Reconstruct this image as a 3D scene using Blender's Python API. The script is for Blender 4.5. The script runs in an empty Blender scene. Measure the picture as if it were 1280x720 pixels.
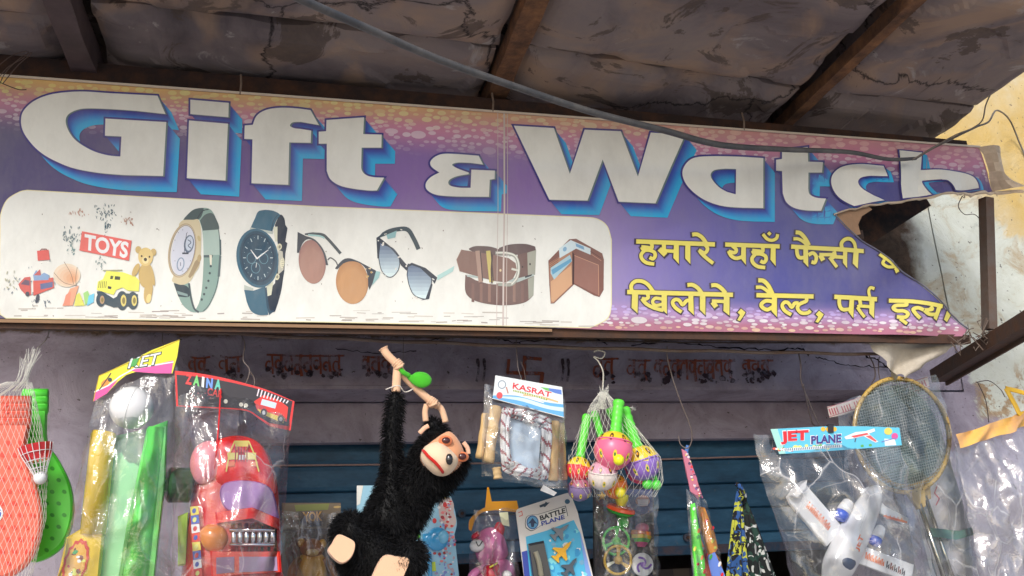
import bpy, bmesh, math, random
from mathutils import Vector, Matrix, noise
from mathutils.geometry import tessellate_polygon

# ------------------------------------------------------------------ camera, world, sun, exposure
SC = bpy.context.scene
COL = SC.collection
F, CX, CY = 1197.0, 640.0, 360.0
RX = Vector((5125, 135, F)).normalized()
RD = Vector((-290, 390, F)); RD -= RX * RD.dot(RX); RD.normalize()
RU = RX.cross(RD)
EYE = Vector((0, 0, 1.55))
cam = bpy.data.cameras.new('camera'); cam_ob = bpy.data.objects.new('camera', cam); COL.objects.link(cam_ob)
cam.sensor_width = 36.0; cam.lens = 36.0 * F / 1280.0; cam.clip_start = 0.05; cam.clip_end = 2000
ax = Vector((RX.x, RD.x, RU.x)); ay = -Vector((RX.y, RD.y, RU.y)); az = -Vector((RX.z, RD.z, RU.z))
cam_ob.matrix_world = Matrix(((ax.x, ay.x, az.x, EYE.x), (ax.y, ay.y, az.y, EYE.y), (ax.z, ay.z, az.z, EYE.z), (0, 0, 0, 1)))
SC.camera = cam_ob
SUN_EL, SUN_AZ = math.radians(33), math.radians(208)      # azimuth clockwise from +Y (into the shop)
world = bpy.data.worlds.new('World'); SC.world = world; world.use_nodes = True
wn, wl = world.node_tree.nodes, world.node_tree.links
sky = wn.new('ShaderNodeTexSky'); sky.sky_type = 'NISHITA'; sky.sun_disc = False
sky.sun_elevation = SUN_EL; sky.sun_rotation = SUN_AZ
sky.air_density = 1.0; sky.dust_density = 2.0; sky.ozone_density = 1.0
wl.new(sky.outputs[0], wn['Background'].inputs['Color']); wn['Background'].inputs['Strength'].default_value = 0.13
sun = bpy.data.lights.new('sun', 'SUN'); sun.energy = 1.2; sun.angle = math.radians(12); sun.color = (1.0, 0.99, 0.975)
sun_ob = bpy.data.objects.new('sun', sun); COL.objects.link(sun_ob)
sdir = Vector((math.sin(SUN_AZ) * math.cos(SUN_EL), math.cos(SUN_AZ) * math.cos(SUN_EL), math.sin(SUN_EL)))
sun_ob.rotation_euler = sdir.to_track_quat('Z', 'Y').to_euler()
vs = SC.view_settings; vs.view_transform = 'Standard'; vs.look = 'None'; vs.gamma = 1.0; vs.use_curve_mapping = False
vs.exposure = 0.6
SC.cycles.transparent_max_bounces = 24; SC.cycles.max_bounces = 7; SC.cycles.caustics_reflective = False; SC.cycles.caustics_refractive = False
SC.cycles.use_denoising = True

# ------------------------------------------------------------------ helpers
def ray(px, py):
    d = Vector((px - CX, py - CY, F))
    return Vector((d.dot(RX), d.dot(RD), d.dot(RU)))
def P(px, py, Y):
    d = ray(px, py); return EYE + d * (Y / d.y)
def PZ(px, py, z):
    d = ray(px, py); return EYE + d * ((z - EYE.z) / d.z)
def at(Y):
    """a wall-parallel plane at depth Y; d moves straight out towards the street"""
    def m(px, py, d=0.0):
        p = P(px, py, Y); return Vector((p.x, p.y - d, p.z))
    return m
K_ALB = 1.3
def lin(c):
    c /= 255.0
    return c / 12.92 if c <= 0.04045 else ((c + 0.055) / 1.055) ** 2.4
def C(r, g, b):
    return tuple(min(lin(v) * K_ALB, 0.86) for v in (r, g, b)) + (1.0,)
def mix(a, b, t):
    t = max(0.0, min(1.0, t)); return tuple(a[i] + (b[i] - a[i]) * t for i in range(len(a)))
def stops(st, x):
    if x <= st[0][0]: return st[0][1]
    for (x0, c0), (x1, c1) in zip(st, st[1:]):
        if x <= x1: return mix(c0, c1, (x - x0) / (x1 - x0))
    return st[-1][1]
def sm(a, b, x):
    t = max(0.0, min(1.0, (x - a) / (b - a))); return t * t * (3 - 2 * t)
def crom(pts, n=6, closed=False):
    out = []; N = len(pts)
    for i in range(N if closed else N - 1):
        g = (lambda k: pts[k % N]) if closed else (lambda k: pts[max(0, min(N - 1, k))])
        p0, p1, p2, p3 = g(i - 1), g(i), g(i + 1), g(i + 2)
        for k in range(n):
            t = k / n
            out.append(tuple(0.5 * (2 * p1[j] + (p2[j] - p0[j]) * t + (2 * p0[j] - 5 * p1[j] + 4 * p2[j] - p3[j]) * t * t + (3 * p1[j] - p0[j] - 3 * p2[j] + p3[j]) * t ** 3) for j in range(len(p1))))
    if not closed: out.append(tuple(pts[-1]))
    return out
def path(*items):
    """points stay corners; a list of points is a smooth run through them"""
    out = []
    for it in items:
        out += crom(it) if isinstance(it, list) else [it]
    return out
def zm(ox, oy, s, pts):
    return [(ox + p[0] / s, oy + p[1] / s) for p in pts]
def ell(cx, cy, rx, ry, rot=0, n=20, a0=0, a1=360):
    r = math.radians(rot); o = []
    full = abs(a1 - a0) >= 360
    for i in range(n if full else n + 1):
        a = math.radians(a0 + (a1 - a0) * i / n); x, y = rx * math.cos(a), ry * math.sin(a)
        o.append((cx + x * math.cos(r) - y * math.sin(r), cy + x * math.sin(r) + y * math.cos(r)))
    return o

class G:
    def __init__(s, M=None, step=4e-6):
        s.step = step; s.bm = bmesh.new(); s.c = s.bm.loops.layers.float_color.new('Col'); s.M = M; s.k = 0
    def v(s, p): return s.bm.verts.new(p)
    def f(s, vs, col):
        try: f = s.bm.faces.new(vs)
        except ValueError: return None
        for l in f.loops: l[s.c] = col
        return f
    def pm(s, p, d):
        return s.M(p[0], p[1], d) if s.M else Vector((p[0], p[1], d))
    def poly(s, pts, col, d=0.0, holes=()):
        s.k += 1; d += s.k * s.step
        loops = [list(pts)] + [list(h) for h in holes]
        flat = [p for l in loops for p in l]
        vs = [s.v(s.pm(p, d)) for p in flat]
        for t in tessellate_polygon([[Vector((p[0], p[1], 0)) for p in l] for l in loops]):
            s.f([vs[i] for i in t], col)
    def stroke(s, pts, w, col, d=0.0, closed=False, cap=True):
        s.k += 1; d += s.k * s.step
        pts = [Vector(p[:2]) for p in pts]; n = len(pts); L = []; R = []
        ww = w if isinstance(w, (list, tuple)) else [w] * n
        for i in range(n):
            a = pts[i - 1] if (i > 0 or closed) else None; b = pts[(i + 1) % n] if (i < n - 1 or closed) else None
            d1 = (pts[i] - a).normalized() if a is not None else None; d2 = (b - pts[i]).normalized() if b is not None else None
            if d1 is None: t = d2
            elif d2 is None: t = d1
            else:
                t = d1 + d2; t = d2 if t.length < 1e-4 else t.normalized()
            k = 1.0
            if d1 is not None and d2 is not None: k = min(1.8, 1 / max(0.3, abs(t.dot(d2))))
            nrm = Vector((-t.y, t.x)) * (ww[i] / 2 * k); p = pts[i]
            if cap and not closed and i == 0: p = p - t * ww[i] * 0.3
            if cap and not closed and i == n - 1: p = p + t * ww[i] * 0.3
            L.append(s.v(s.pm(p + nrm, d))); R.append(s.v(s.pm(p - nrm, d)))
        for i in range(n if closed else n - 1):
            j = (i + 1) % n; s.f([L[i], L[j], R[j], R[i]], col)
    def slab(s, pts, col, d0, d1, side=None, bev=0.0):
        """prism of an outline: back at d0, front at d1 (towards the street)"""
        n = len(pts); cx = sum(p[0] for p in pts) / n; cy = sum(p[1] for p in pts) / n
        tri = tessellate_polygon([[Vector((p[0], p[1], 0)) for p in pts]])
        rings = [(1.0, d0)] + ([(1.0, d1 - bev), (1 - 0.06, d1)] if bev else [(1.0, d1)])
        R = [[s.v(s.pm((cx + (p[0] - cx) * k, cy + (p[1] - cy) * k), d)) for p in pts] for k, d in rings]
        for a, b in zip(R, R[1:]):
            for i in range(n): s.f([a[i], a[(i + 1) % n], b[(i + 1) % n], b[i]], side or col)
        for t in tri:
            s.f([R[-1][i] for i in t], col); s.f([R[0][i] for i in reversed(t)], side or col)
    def puff(s, pts, col, d0, dep, back=0.0, n=6, centre=None):
        """inflated outline"""
        N = len(pts); cx, cy = centre or (sum(p[0] for p in pts) / N, sum(p[1] for p in pts) / N)
        def half(sign, D):
            prev = [s.v(s.pm(p, d0)) for p in pts] if sign > 0 else half.base
            if sign > 0: half.base = prev
            for k in range(1, n):
                a = math.pi / 2 * k / n; r = math.cos(a); d = d0 + sign * D * math.sin(a)
                cur = [s.v(s.pm((cx + (p[0] - cx) * r, cy + (p[1] - cy) * r), d)) for p in pts]
                for i in range(N): s.f([prev[i], prev[(i + 1) % N], cur[(i + 1) % N], cur[i]], col)
                prev = cur
            c = s.v(s.pm((cx, cy), d0 + sign * D))
            for i in range(N): s.f([prev[i], prev[(i + 1) % N], c], col)
        half(1, dep); half(-1, back or dep)
    def tube(s, pts, r, col, n=8, cols=None, flat=1.0):
        """pts in world; r one radius or a list"""
        pts = [Vector(p) for p in pts]; m = len(pts); rr = r if isinstance(r, (list, tuple)) else [r] * m
        prev = None; up = Vector((0.03, 1, 0.02))
        for i in range(m):
            t = (pts[min(m - 1, i + 1)] - pts[max(0, i - 1)]).normalized()
            u = (up - t * up.dot(t))
            if u.length < 1e-3: u = Vector((1, 0, 0)) - t * t.x
            u.normalize(); w = t.cross(u); up = u
            ring = [s.v(pts[i] + (u * math.cos(2 * math.pi * k / n) * flat + w * math.sin(2 * math.pi * k / n)) * rr[i]) for k in range(n)]
            cc = cols[i] if cols else col
            if prev:
                for k in range(n):
                    c2 = cc[k % len(cc)] if isinstance(cc[0], tuple) else cc
                    s.f([prev[k], prev[(k + 1) % n], ring[(k + 1) % n], ring[k]], c2)
            else:
                s.f(list(reversed(ring)), cc[0] if isinstance(cc[0], tuple) else cc)
            prev = ring
        s.f(prev, cc[0] if isinstance(cc[0], tuple) else cc)
    def ball(s, c, r, col, sc=(1, 1, 1), n=16, fn=None):
        """fn(unit vector) -> colour"""
        c = Vector(c); rows = n // 2; prev = None
        for i in range(1, rows):
            a = math.pi * i / rows
            ring = []
            for k in range(n):
                b = 2 * math.pi * k / n; u = Vector((math.sin(a) * math.cos(b), math.sin(a) * math.sin(b), math.cos(a)))
                ring.append((s.v(c + Vector((u.x * sc[0], u.y * sc[1], u.z * sc[2])) * r), u))
            if prev is None:
                t = s.v(c + Vector((0, 0, r * sc[2])))
                for k in range(n):
                    s.f([t, ring[k][0], ring[(k + 1) % n][0]], fn(ring[k][1]) if fn else col)
            else:
                for k in range(n):
                    s.f([prev[k][0], ring[k][0], ring[(k + 1) % n][0], prev[(k + 1) % n][0]], fn((ring[k][1] + prev[k][1]) / 2) if fn else col)
            prev = ring
        b = s.v(c - Vector((0, 0, r * sc[2])))
        for k in range(n): s.f([prev[k][0], b, prev[(k + 1) % n][0]], fn(prev[k][1]) if fn else col)
    def box(s, lo, hi, col):
        x0, y0, z0 = lo; x1, y1, z1 = hi
        v = [s.v((x, y, z)) for z in (z0, z1) for y in (y0, y1) for x in (x0, x1)]
        for q in ((0, 2, 3, 1), (4, 5, 7, 6), (0, 1, 5, 4), (1, 3, 7, 5), (3, 2, 6, 7), (2, 0, 4, 6)): s.f([v[i] for i in q], col)
    def bar(s, a, b, w, h, col, up=(0, 0, 1)):
        """square bar between two world points; h along up"""
        a, b, up = Vector(a), Vector(b), Vector(up); t = (b - a).normalized(); sd = t.cross(up).normalized(); u = sd.cross(t)
        vs = []
        for p in (a, b):
            for k1, k2 in ((-1, -1), (1, -1), (1, 1), (-1, 1)): vs.append(s.v(p + sd * (w / 2 * k1) + u * (h / 2 * k2)))
        for q in ((0, 1, 2, 3), (7, 6, 5, 4), (0, 4, 5, 1), (1, 5, 6, 2), (2, 6, 7, 3), (3, 7, 4, 0)): s.f([vs[i] for i in q], col)
    def sheet(s, quad, nx, ny, dfn, col, jit=0.0, seed=0):
        """grid over a px quad TL TR BR BL; dfn(u, v) is the offset towards the street"""
        tl, tr, br, bl = [Vector(p) for p in quad]; rows = []
        for j in range(ny + 1):
            v = j / ny; row = []
            for i in range(nx + 1):
                u = i / nx; p = tl.lerp(tr, u).lerp(bl.lerp(br, u), v)
                if jit:
                    p = p + Vector((noise.noise(Vector((p.x * .05, p.y * .05, seed))), noise.noise(Vector((p.x * .05, p.y * .05, seed + 9))))) * jit
                row.append(s.v(s.pm(p, dfn(u, v))))
            rows.append(row)
        for j in range(ny):
            for i in range(nx):
                u, v = (i + .5) / nx, (j + .5) / ny
                s.f([rows[j][i], rows[j + 1][i], rows[j + 1][i + 1], rows[j][i + 1]], col(u, v) if callable(col) else col)
    def text(s, txt, quad, col, d=0.0, bold=0.0, font_fit=True):
        """lettering laid into the px quad TL TR BR BL"""
        cu = bpy.data.curves.new('lettering', 'FONT'); cu.body = txt; cu.offset = bold; cu.resolution_u = 4
        ob = bpy.data.objects.new('lettering', cu); COL.objects.link(ob)
        dg = bpy.context.evaluated_depsgraph_get(); me = ob.evaluated_get(dg).to_mesh()
        xs = [v.co.x for v in me.vertices]; ys = [v.co.y for v in me.vertices]
        if not xs: return
        x0, x1, y0, y1 = min(xs), max(xs), min(ys), max(ys); tl, tr, br, bl = [Vector(p) for p in quad]
        s.k += 1; d += s.k * s.step
        vs = []
        for v in me.vertices:
            u = (v.co.x - x0) / (x1 - x0); w = 1 - (v.co.y - y0) / (y1 - y0)
            vs.append(s.v(s.pm(tl.lerp(tr, u).lerp(bl.lerp(br, u), w), d)))
        for p in me.polygons: s.f([vs[i] for i in p.vertices], col)
        ob.evaluated_get(dg).to_mesh_clear(); bpy.data.objects.remove(ob); bpy.data.curves.remove(cu)
    def cut(s, axis, vals):
        """slice along grid lines while the vertices are still px coordinates"""
        for val in vals:
            no = (1, 0, 0) if axis == 0 else (0, 1, 0); co = (val, 0, 0) if axis == 0 else (0, val, 0)
            bmesh.ops.bisect_plane(s.bm, geom=s.bm.verts[:] + s.bm.edges[:] + s.bm.faces[:], plane_co=co, plane_no=no, dist=1e-4)
    def build(s, name, mat, parent=None, smooth=False, remap=None, fixn=True):
        if remap:
            for v in s.bm.verts: v.co = remap(v.co.x, v.co.y, v.co.z)
        if fixn: bmesh.ops.recalc_face_normals(s.bm, faces=s.bm.faces[:])
        me = bpy.data.meshes.new(name); s.bm.to_mesh(me); s.bm.free()
        me.materials.append(mat)
        if smooth:
            for p in me.polygons: p.use_smooth = True
        ob = bpy.data.objects.new(name, me); COL.objects.link(ob)
        if parent:
            ob.parent = parent; ob.matrix_parent_inverse = PINV(parent)
        return ob
def PINV(p):
    m = Matrix.Identity(4); q = p; chain = []
    while q: chain.append(q); q = q.parent
    for q in reversed(chain): m = m @ (q.matrix_parent_inverse if q.parent else Matrix.Identity(4)) @ Matrix.Translation(q.location)
    return m.inverted()
def tag(o, label, cat, group=None, kind=None):
    o['label'] = label; o['category'] = cat
    if group: o['group'] = group
    if kind: o['kind'] = kind
    return o
def thing(name, label, cat, loc, group=None):
    o = bpy.data.objects.new(name, None); COL.objects.link(o); o.location = loc; o.empty_display_size = .05
    return tag(o, label, cat, group)

# ------------------------------------------------------------------ materials
def new_mat(name):
    m = bpy.data.materials.new(name); m.use_nodes = True
    return m, m.node_tree.nodes, m.node_tree.links, m.node_tree.nodes['Principled BSDF']
def tex(nodes, links, kind='ShaderNodeTexNoise', scale=5.0, detail=6.0, rough=.6, dist=0.0, vec=None):
    t = nodes.new(kind); t.inputs['Scale'].default_value = scale
    if 'Detail' in t.inputs: t.inputs['Detail'].default_value = detail
    if 'Roughness' in t.inputs and kind == 'ShaderNodeTexNoise': t.inputs['Roughness'].default_value = rough
    if 'Distortion' in t.inputs: t.inputs['Distortion'].default_value = dist
    if vec is not None: links.new(vec, t.inputs['Vector'])
    return t
def ramp(nodes, links, src, st):
    r = nodes.new('ShaderNodeValToRGB'); e = r.color_ramp.elements
    while len(e) < len(st): e.new(0.5)
    for el, (p, c) in zip(e, st):
        el.position = p; el.color = c if len(c) == 4 else tuple(c) + (1,)
    links.new(src, r.inputs[0]); return r
def mixc(nodes, links, fac, a, b, mode='MIX'):
    m = nodes.new('ShaderNodeMix'); m.data_type = 'RGBA'; m.blend_type = mode
    for s, v in ((m.inputs[0], fac), (m.inputs[6], a), (m.inputs[7], b)):
        if isinstance(v, (int, float)): s.default_value = v
        elif isinstance(v, tuple): s.default_value = v if len(v) == 4 else v + (1,)
        else: links.new(v, s)
    return m.outputs[2]
def bumpn(nodes, links, h, strength, dist, bsdf, prev=None):
    b = nodes.new('ShaderNodeBump'); b.inputs['Strength'].default_value = strength; b.inputs['Distance'].default_value = dist
    links.new(h, b.inputs['Height'])
    if prev: links.new(prev, b.inputs['Normal'])
    if bsdf: links.new(b.outputs[0], bsdf.inputs['Normal'])
    return b.outputs[0]
def attr_mat(name, rough=.5, spec=.5, bump=0.0, bscale=60.0, bdist=.002, grime=0.0, gscale=9.0, gcol=(.20, .16, .12), coat=0.0, sheen=0.0, metal=0.0, stretch=None, sss=0.0, trans=0.0):
    m, n, l, b = new_mat(name)
    a = n.new('ShaderNodeVertexColor'); a.layer_name = 'Col'; col = a.outputs[0]
    tc = n.new('ShaderNodeTexCoord'); vec = tc.outputs['Object']
    if stretch:
        mp = n.new('ShaderNodeMapping'); mp.inputs['Scale'].default_value = stretch; l.new(vec, mp.inputs[0]); vec = mp.outputs[0]
    if grime:
        t = tex(n, l, scale=gscale, detail=9, rough=.7, vec=vec); r = ramp(n, l, t.outputs[0], [(.42, (0, 0, 0)), (.75, (grime,) * 3)])
        col = mixc(n, l, r.outputs[0], col, gcol)
    l.new(col, b.inputs['Base Color']); b.inputs['Roughness'].default_value = rough; b.inputs['Specular IOR Level'].default_value = spec
    b.inputs['Coat Weight'].default_value = coat; b.inputs['Coat Roughness'].default_value = .08
    b.inputs['Sheen Weight'].default_value = sheen; b.inputs['Metallic'].default_value = metal
    if sss:
        b.inputs['Subsurface Weight'].default_value = sss; b.inputs['Subsurface Radius'].default_value = (.02, .02, .02); b.inputs['Subsurface Scale'].default_value = .5
    b.inputs['Transmission Weight'].default_value = trans
    if bump:
        t = tex(n, l, scale=bscale, detail=4, vec=vec); bumpn(n, l, t.outputs[0], bump, bdist, b)
    return m
M_PRINT = attr_mat('flex_print', rough=.42, spec=.35, bump=.25, bscale=7, bdist=.03, grime=.32, gscale=5, gcol=(.34, .31, .27), stretch=(1.0, 1.0, .55))
M_CARD = attr_mat('printed_card', rough=.35, spec=.5, bump=.15, bscale=25, bdist=.004)
M_PLAST = attr_mat('toy_plastic', rough=.32, spec=.5, bump=.08, bscale=80, bdist=.001, sss=.0)
M_SHINY = attr_mat('shiny_plastic', rough=.16, spec=.6, coat=.4)
M_FELT = attr_mat('felt', rough=.95, spec=.1, bump=.5, bscale=400, bdist=.001, sheen=.3)
M_FUR = attr_mat('plush_fur', rough=.6, spec=.25, sheen=.04)
M_CLOTH = attr_mat('printed_cloth', rough=.9, spec=.1, bump=.4, bscale=300, bdist=.001, sheen=.2)
M_WOOD = attr_mat('wood', rough=.55, spec=.3, grime=.35, gscale=30, gcol=(.25, .13, .05), stretch=(1, 1, .15))
M_NET = attr_mat('thread', rough=.7, spec=.2)
M_WIRE = attr_mat('wire', rough=.6, spec=.3, grime=.5, gscale=40, gcol=(.12, .06, .03))
M_IRON = attr_mat('old_iron', rough=.75, spec=.3, bump=.6, bscale=45, bdist=.004, grime=.8, gscale=14, gcol=(.13, .055, .025))
M_CABLE = attr_mat('cable_rubber', rough=.45, spec=.4, grime=.4, gscale=12, gcol=(.30, .27, .24))
def film_mat(name, tint=(.97, .98, 1.0), haze=.05, wr=.55, scale=9, rough=.06, gloss=.9, base=.05, crease=.30):
    """clear plastic: mirror glints off facets, stress-whitened creases, a little haze"""
    m, n, l, b = new_mat(name); n.remove(b); out = n['Material Output']
    tc = n.new('ShaderNodeTexCoord'); v = tc.outputs['Object']
    ds = tex(n, l, scale=scale * .35, detail=3, rough=.6, vec=v)
    mp = n.new('ShaderNodeVectorMath'); mp.operation = 'MULTIPLY_ADD'; mp.inputs[1].default_value = (.16, .16, .16); l.new(ds.outputs['Color'], mp.inputs[0]); l.new(v, mp.inputs[2])
    sc = n.new('ShaderNodeVectorMath'); sc.operation = 'MULTIPLY'; sc.inputs[1].default_value = (1, 1, .6); l.new(mp.outputs[0], sc.inputs[0])
    fac = n.new('ShaderNodeTexVoronoi'); fac.inputs['Scale'].default_value = scale; l.new(sc.outputs[0], fac.inputs['Vector'])
    edg = n.new('ShaderNodeTexVoronoi'); edg.feature = 'DISTANCE_TO_EDGE'; edg.inputs['Scale'].default_value = scale; l.new(sc.outputs[0], edg.inputs['Vector'])
    fine = tex(n, l, scale=scale * 2.6, detail=4, rough=.6, dist=1.0, vec=v)
    add = n.new('ShaderNodeMath'); add.operation = 'MULTIPLY_ADD'; add.inputs[1].default_value = .17; l.new(fine.outputs[0], add.inputs[0]); l.new(fac.outputs['Distance'], add.inputs[2])
    nb = bumpn(n, l, add.outputs[0], wr, .04, None)
    lw = n.new('ShaderNodeLayerWeight'); lw.inputs[0].default_value = .32; l.new(nb, lw.inputs['Normal'])
    mm = n.new('ShaderNodeMath'); mm.operation = 'MULTIPLY_ADD'; mm.inputs[1].default_value = gloss; mm.inputs[2].default_value = base; mm.use_clamp = True; l.new(lw.outputs['Fresnel'], mm.inputs[0])
    tr = n.new('ShaderNodeBsdfTransparent'); tr.inputs[0].default_value = tint + (1,)
    df = n.new('ShaderNodeBsdfDiffuse'); df.inputs[0].default_value = (.85, .85, .86, 1)
    tl = n.new('ShaderNodeBsdfTranslucent'); tl.inputs[0].default_value = (.85, .85, .86, 1)
    gl = n.new('ShaderNodeBsdfGlossy'); gl.inputs['Roughness'].default_value = rough; l.new(nb, gl.inputs['Normal'])
    m0 = n.new('ShaderNodeMixShader'); m0.inputs[0].default_value = .3; l.new(df.outputs[0], m0.inputs[1]); l.new(tl.outputs[0], m0.inputs[2])
    hz = tex(n, l, scale=scale * .4, detail=5, vec=v); hr = ramp(n, l, hz.outputs[0], [(.42, (haze * .3,) * 3), (.68, (haze * 2,) * 3)])
    er = ramp(n, l, edg.outputs['Distance'], [(.0, (crease,) * 3), (.022, (0, 0, 0))]); em = ramp(n, l, hz.outputs[0], [(.46, (0, 0, 0)), (.60, (1, 1, 1))])
    cm = n.new('ShaderNodeMath'); cm.operation = 'MULTIPLY_ADD'; cm.use_clamp = True; l.new(er.outputs[0], cm.inputs[0]); l.new(em.outputs[0], cm.inputs[1]); l.new(hr.outputs[0], cm.inputs[2])
    m1 = n.new('ShaderNodeMixShader'); l.new(cm.outputs[0], m1.inputs[0]); l.new(tr.outputs[0], m1.inputs[1]); l.new(m0.outputs[0], m1.inputs[2])
    m2 = n.new('ShaderNodeMixShader'); l.new(mm.outputs[0], m2.inputs[0]); l.new(m1.outputs[0], m2.inputs[1]); l.new(gl.outputs[0], m2.inputs[2])
    l.new(m2.outputs[0], out.inputs['Surface']); return m
M_FILM = film_mat('clear_film', haze=.035)
M_FILM_HAZY = film_mat('hazy_film', haze=.12, scale=8, crease=.5, base=.08)
M_FILM_MILK = film_mat('milky_film', haze=.03, scale=8, crease=.45, base=.07)
M_FILM_FLAT = film_mat('taut_film', haze=.04, wr=.3, scale=6)
def film(name, quad, Y, d, bulge, amp, parent, seed=0, nx=26, ny=34, mat=None, back=True, jit=5.0, freq=9.0, pinch=0.0):
    """two facing sheets of clear plastic, crumpled"""
    g = G(at(Y))
    def dd(sign):
        def fn(u, v):
            e = math.sin(math.pi * u) ** .6 * min(1, v * 3 + .05)
            w = noise.noise(Vector((u * freq * .7, v * freq * .5, seed * 3.1 + sign))) + 1.1 * (.35 - abs(noise.noise(Vector((u * freq * 1.3 + v * 2, v * freq * .6, seed * 5 + sign))))) + .8 * (.3 - abs(noise.noise(Vector((u * freq * .9 - v * 2.2, v * freq * .5, seed * 7 + sign)))))
            return d + sign * (bulge * e + amp * w * (.25 + e))
        return fn
    g.sheet(quad, nx, ny, dd(1), (1, 1, 1, 1), jit, seed)
    if back: g.sheet(quad, nx // 2, ny // 2, dd(-1), (1, 1, 1, 1), jit, seed)
    return g.build(name, mat or M_FILM, parent, smooth=True, fixn=False)

# ------------------------------------------------------------------ ground and building
def ground():
    m, n, l, b = new_mat('dusty_ground'); tc = n.new('ShaderNodeTexCoord')
    t = tex(n, l, scale=1.2, detail=8, vec=tc.outputs['Object']); r = ramp(n, l, t.outputs[0], [(.3, (.34, .32, .30)), (.7, (.50, .48, .455))])
    l.new(r.outputs[0], b.inputs['Base Color']); b.inputs['Roughness'].default_value = .95
    t2 = tex(n, l, scale=60, detail=4, vec=tc.outputs['Object']); bumpn(n, l, t2.outputs[0], .5, .01, b)
    g = G(); v = [g.v(p) for p in ((-400, -400, 0), (400, -400, 0), (400, 400, 0), (-400, 400, 0))]; g.f(v, (1, 1, 1, 1))
    o = g.build('ground', m); o['kind'] = 'structure'; return o
ground()

def paint_wall_mat():
    """lilac limewash over plaster; it gives way to pale and ochre coats east of the shop front"""
    m, n, l, b = new_mat('limewashed_wall'); tc = n.new('ShaderNodeTexCoord'); v = tc.outputs['Object']
    sep = n.new('ShaderNodeSeparateXYZ'); l.new(v, sep.inputs[0])
    big = tex(n, l, scale=2.3, detail=9, rough=.65, vec=v); mid = tex(n, l, scale=7, detail=10, rough=.7, dist=.6, vec=v); fine = tex(n, l, scale=60, detail=6, vec=v)
    lil = ramp(n, l, mid.outputs[0], [(.3, (.26, .215, .25)), (.52, (.40, .35, .42)), (.75, (.50, .45, .53))])
    pal = ramp(n, l, mid.outputs[0], [(.28, (.42, .30, .17)), (.40, (.52, .47, .36)), (.47, (.60, .62, .54)), (.7, (.70, .73, .67))])
    och = ramp(n, l, big.outputs[0], [(.34, (.66, .60, .46)), (.46, (.62, .49, .27)), (.6, (.60, .42, .15)), (.72, (.66, .55, .33))])
    def edge(src, at_, soft, nz, amt):
        a = n.new('ShaderNodeMath'); a.operation = 'MULTIPLY_ADD'; a.inputs[1].default_value = amt; l.new(nz, a.inputs[0]); l.new(src, a.inputs[2])
        r = n.new('ShaderNodeMapRange'); r.inputs[1].default_value = at_ + amt * .5 - soft; r.inputs[2].default_value = at_ + amt * .5 + soft; l.new(a.outputs[0], r.inputs[0]); return r.outputs[0]
    sx = edge(sep.outputs[0], 2.46, .012, mid.outputs[0], .22)       # lilac | plaster
    dg = n.new('ShaderNodeMath'); dg.operation = 'MULTIPLY_ADD'; dg.inputs[1].default_value = .8; l.new(sep.outputs[0], dg.inputs[0]); l.new(sep.outputs[2], dg.inputs[2])
    sy = edge(dg.outputs[0], 5.02, .03, mid.outputs[0], .5)          # pale | ochre
    up = edge(sep.outputs[2], 2.34, .01, mid.outputs[0], .12)
    void_shade = ramp(n, l, mid.outputs[0], [(.35, (.05, .035, .025)), (.6, (.14, .09, .06)), (.75, (.28, .20, .14))])  # shade of the covered space behind the sign, put into the wall colour
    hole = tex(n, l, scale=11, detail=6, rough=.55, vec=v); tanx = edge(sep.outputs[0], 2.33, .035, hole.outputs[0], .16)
    pale2 = mixc(n, l, sy, pal.outputs[0], och.outputs[0])
    tan = ramp(n, l, fine.outputs[0], [(.3, (.30, .20, .11)), (.7, (.48, .35, .22))])
    tz = n.new('ShaderNodeMapRange'); tz.inputs[1].default_value = 2.28; tz.inputs[2].default_value = 2.20; l.new(sep.outputs[2], tz.inputs[0])
    pale3 = mixc(n, l, tz.outputs[0], pale2, mixc(n, l, ramp(n, l, mid.outputs[0], [(.45, (0, 0, 0)), (.5, (1, 1, 1))]).outputs[0], tan.outputs[0], pal.outputs[0]))
    upper = mixc(n, l, tanx, void_shade.outputs[0], pale3)
    lz = edge(sep.outputs[2], 2.06, .012, mid.outputs[0], .2)
    both = n.new('ShaderNodeMath'); both.operation = 'MULTIPLY'; l.new(sx, both.inputs[0]); l.new(lz, both.inputs[1])
    lower = mixc(n, l, both.outputs[0], lil.outputs[0], pale3)
    col = mixc(n, l, up, lower, upper)
    sp = ramp(n, l, fine.outputs[0], [(.30, (1, 1, 1)), (.36, (0, 0, 0))]); col = mixc(n, l, sp.outputs[0], col, (.09, .07, .06))
    l.new(col, b.inputs['Base Color']); b.inputs['Roughness'].default_value = .9; b.inputs['Specular IOR Level'].default_value = .2
    nb = bumpn(n, l, mid.outputs[0], .6, .02, None); bumpn(n, l, fine.outputs[0], .4, .004, b, nb); return m
M_WALL = paint_wall_mat()
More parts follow.
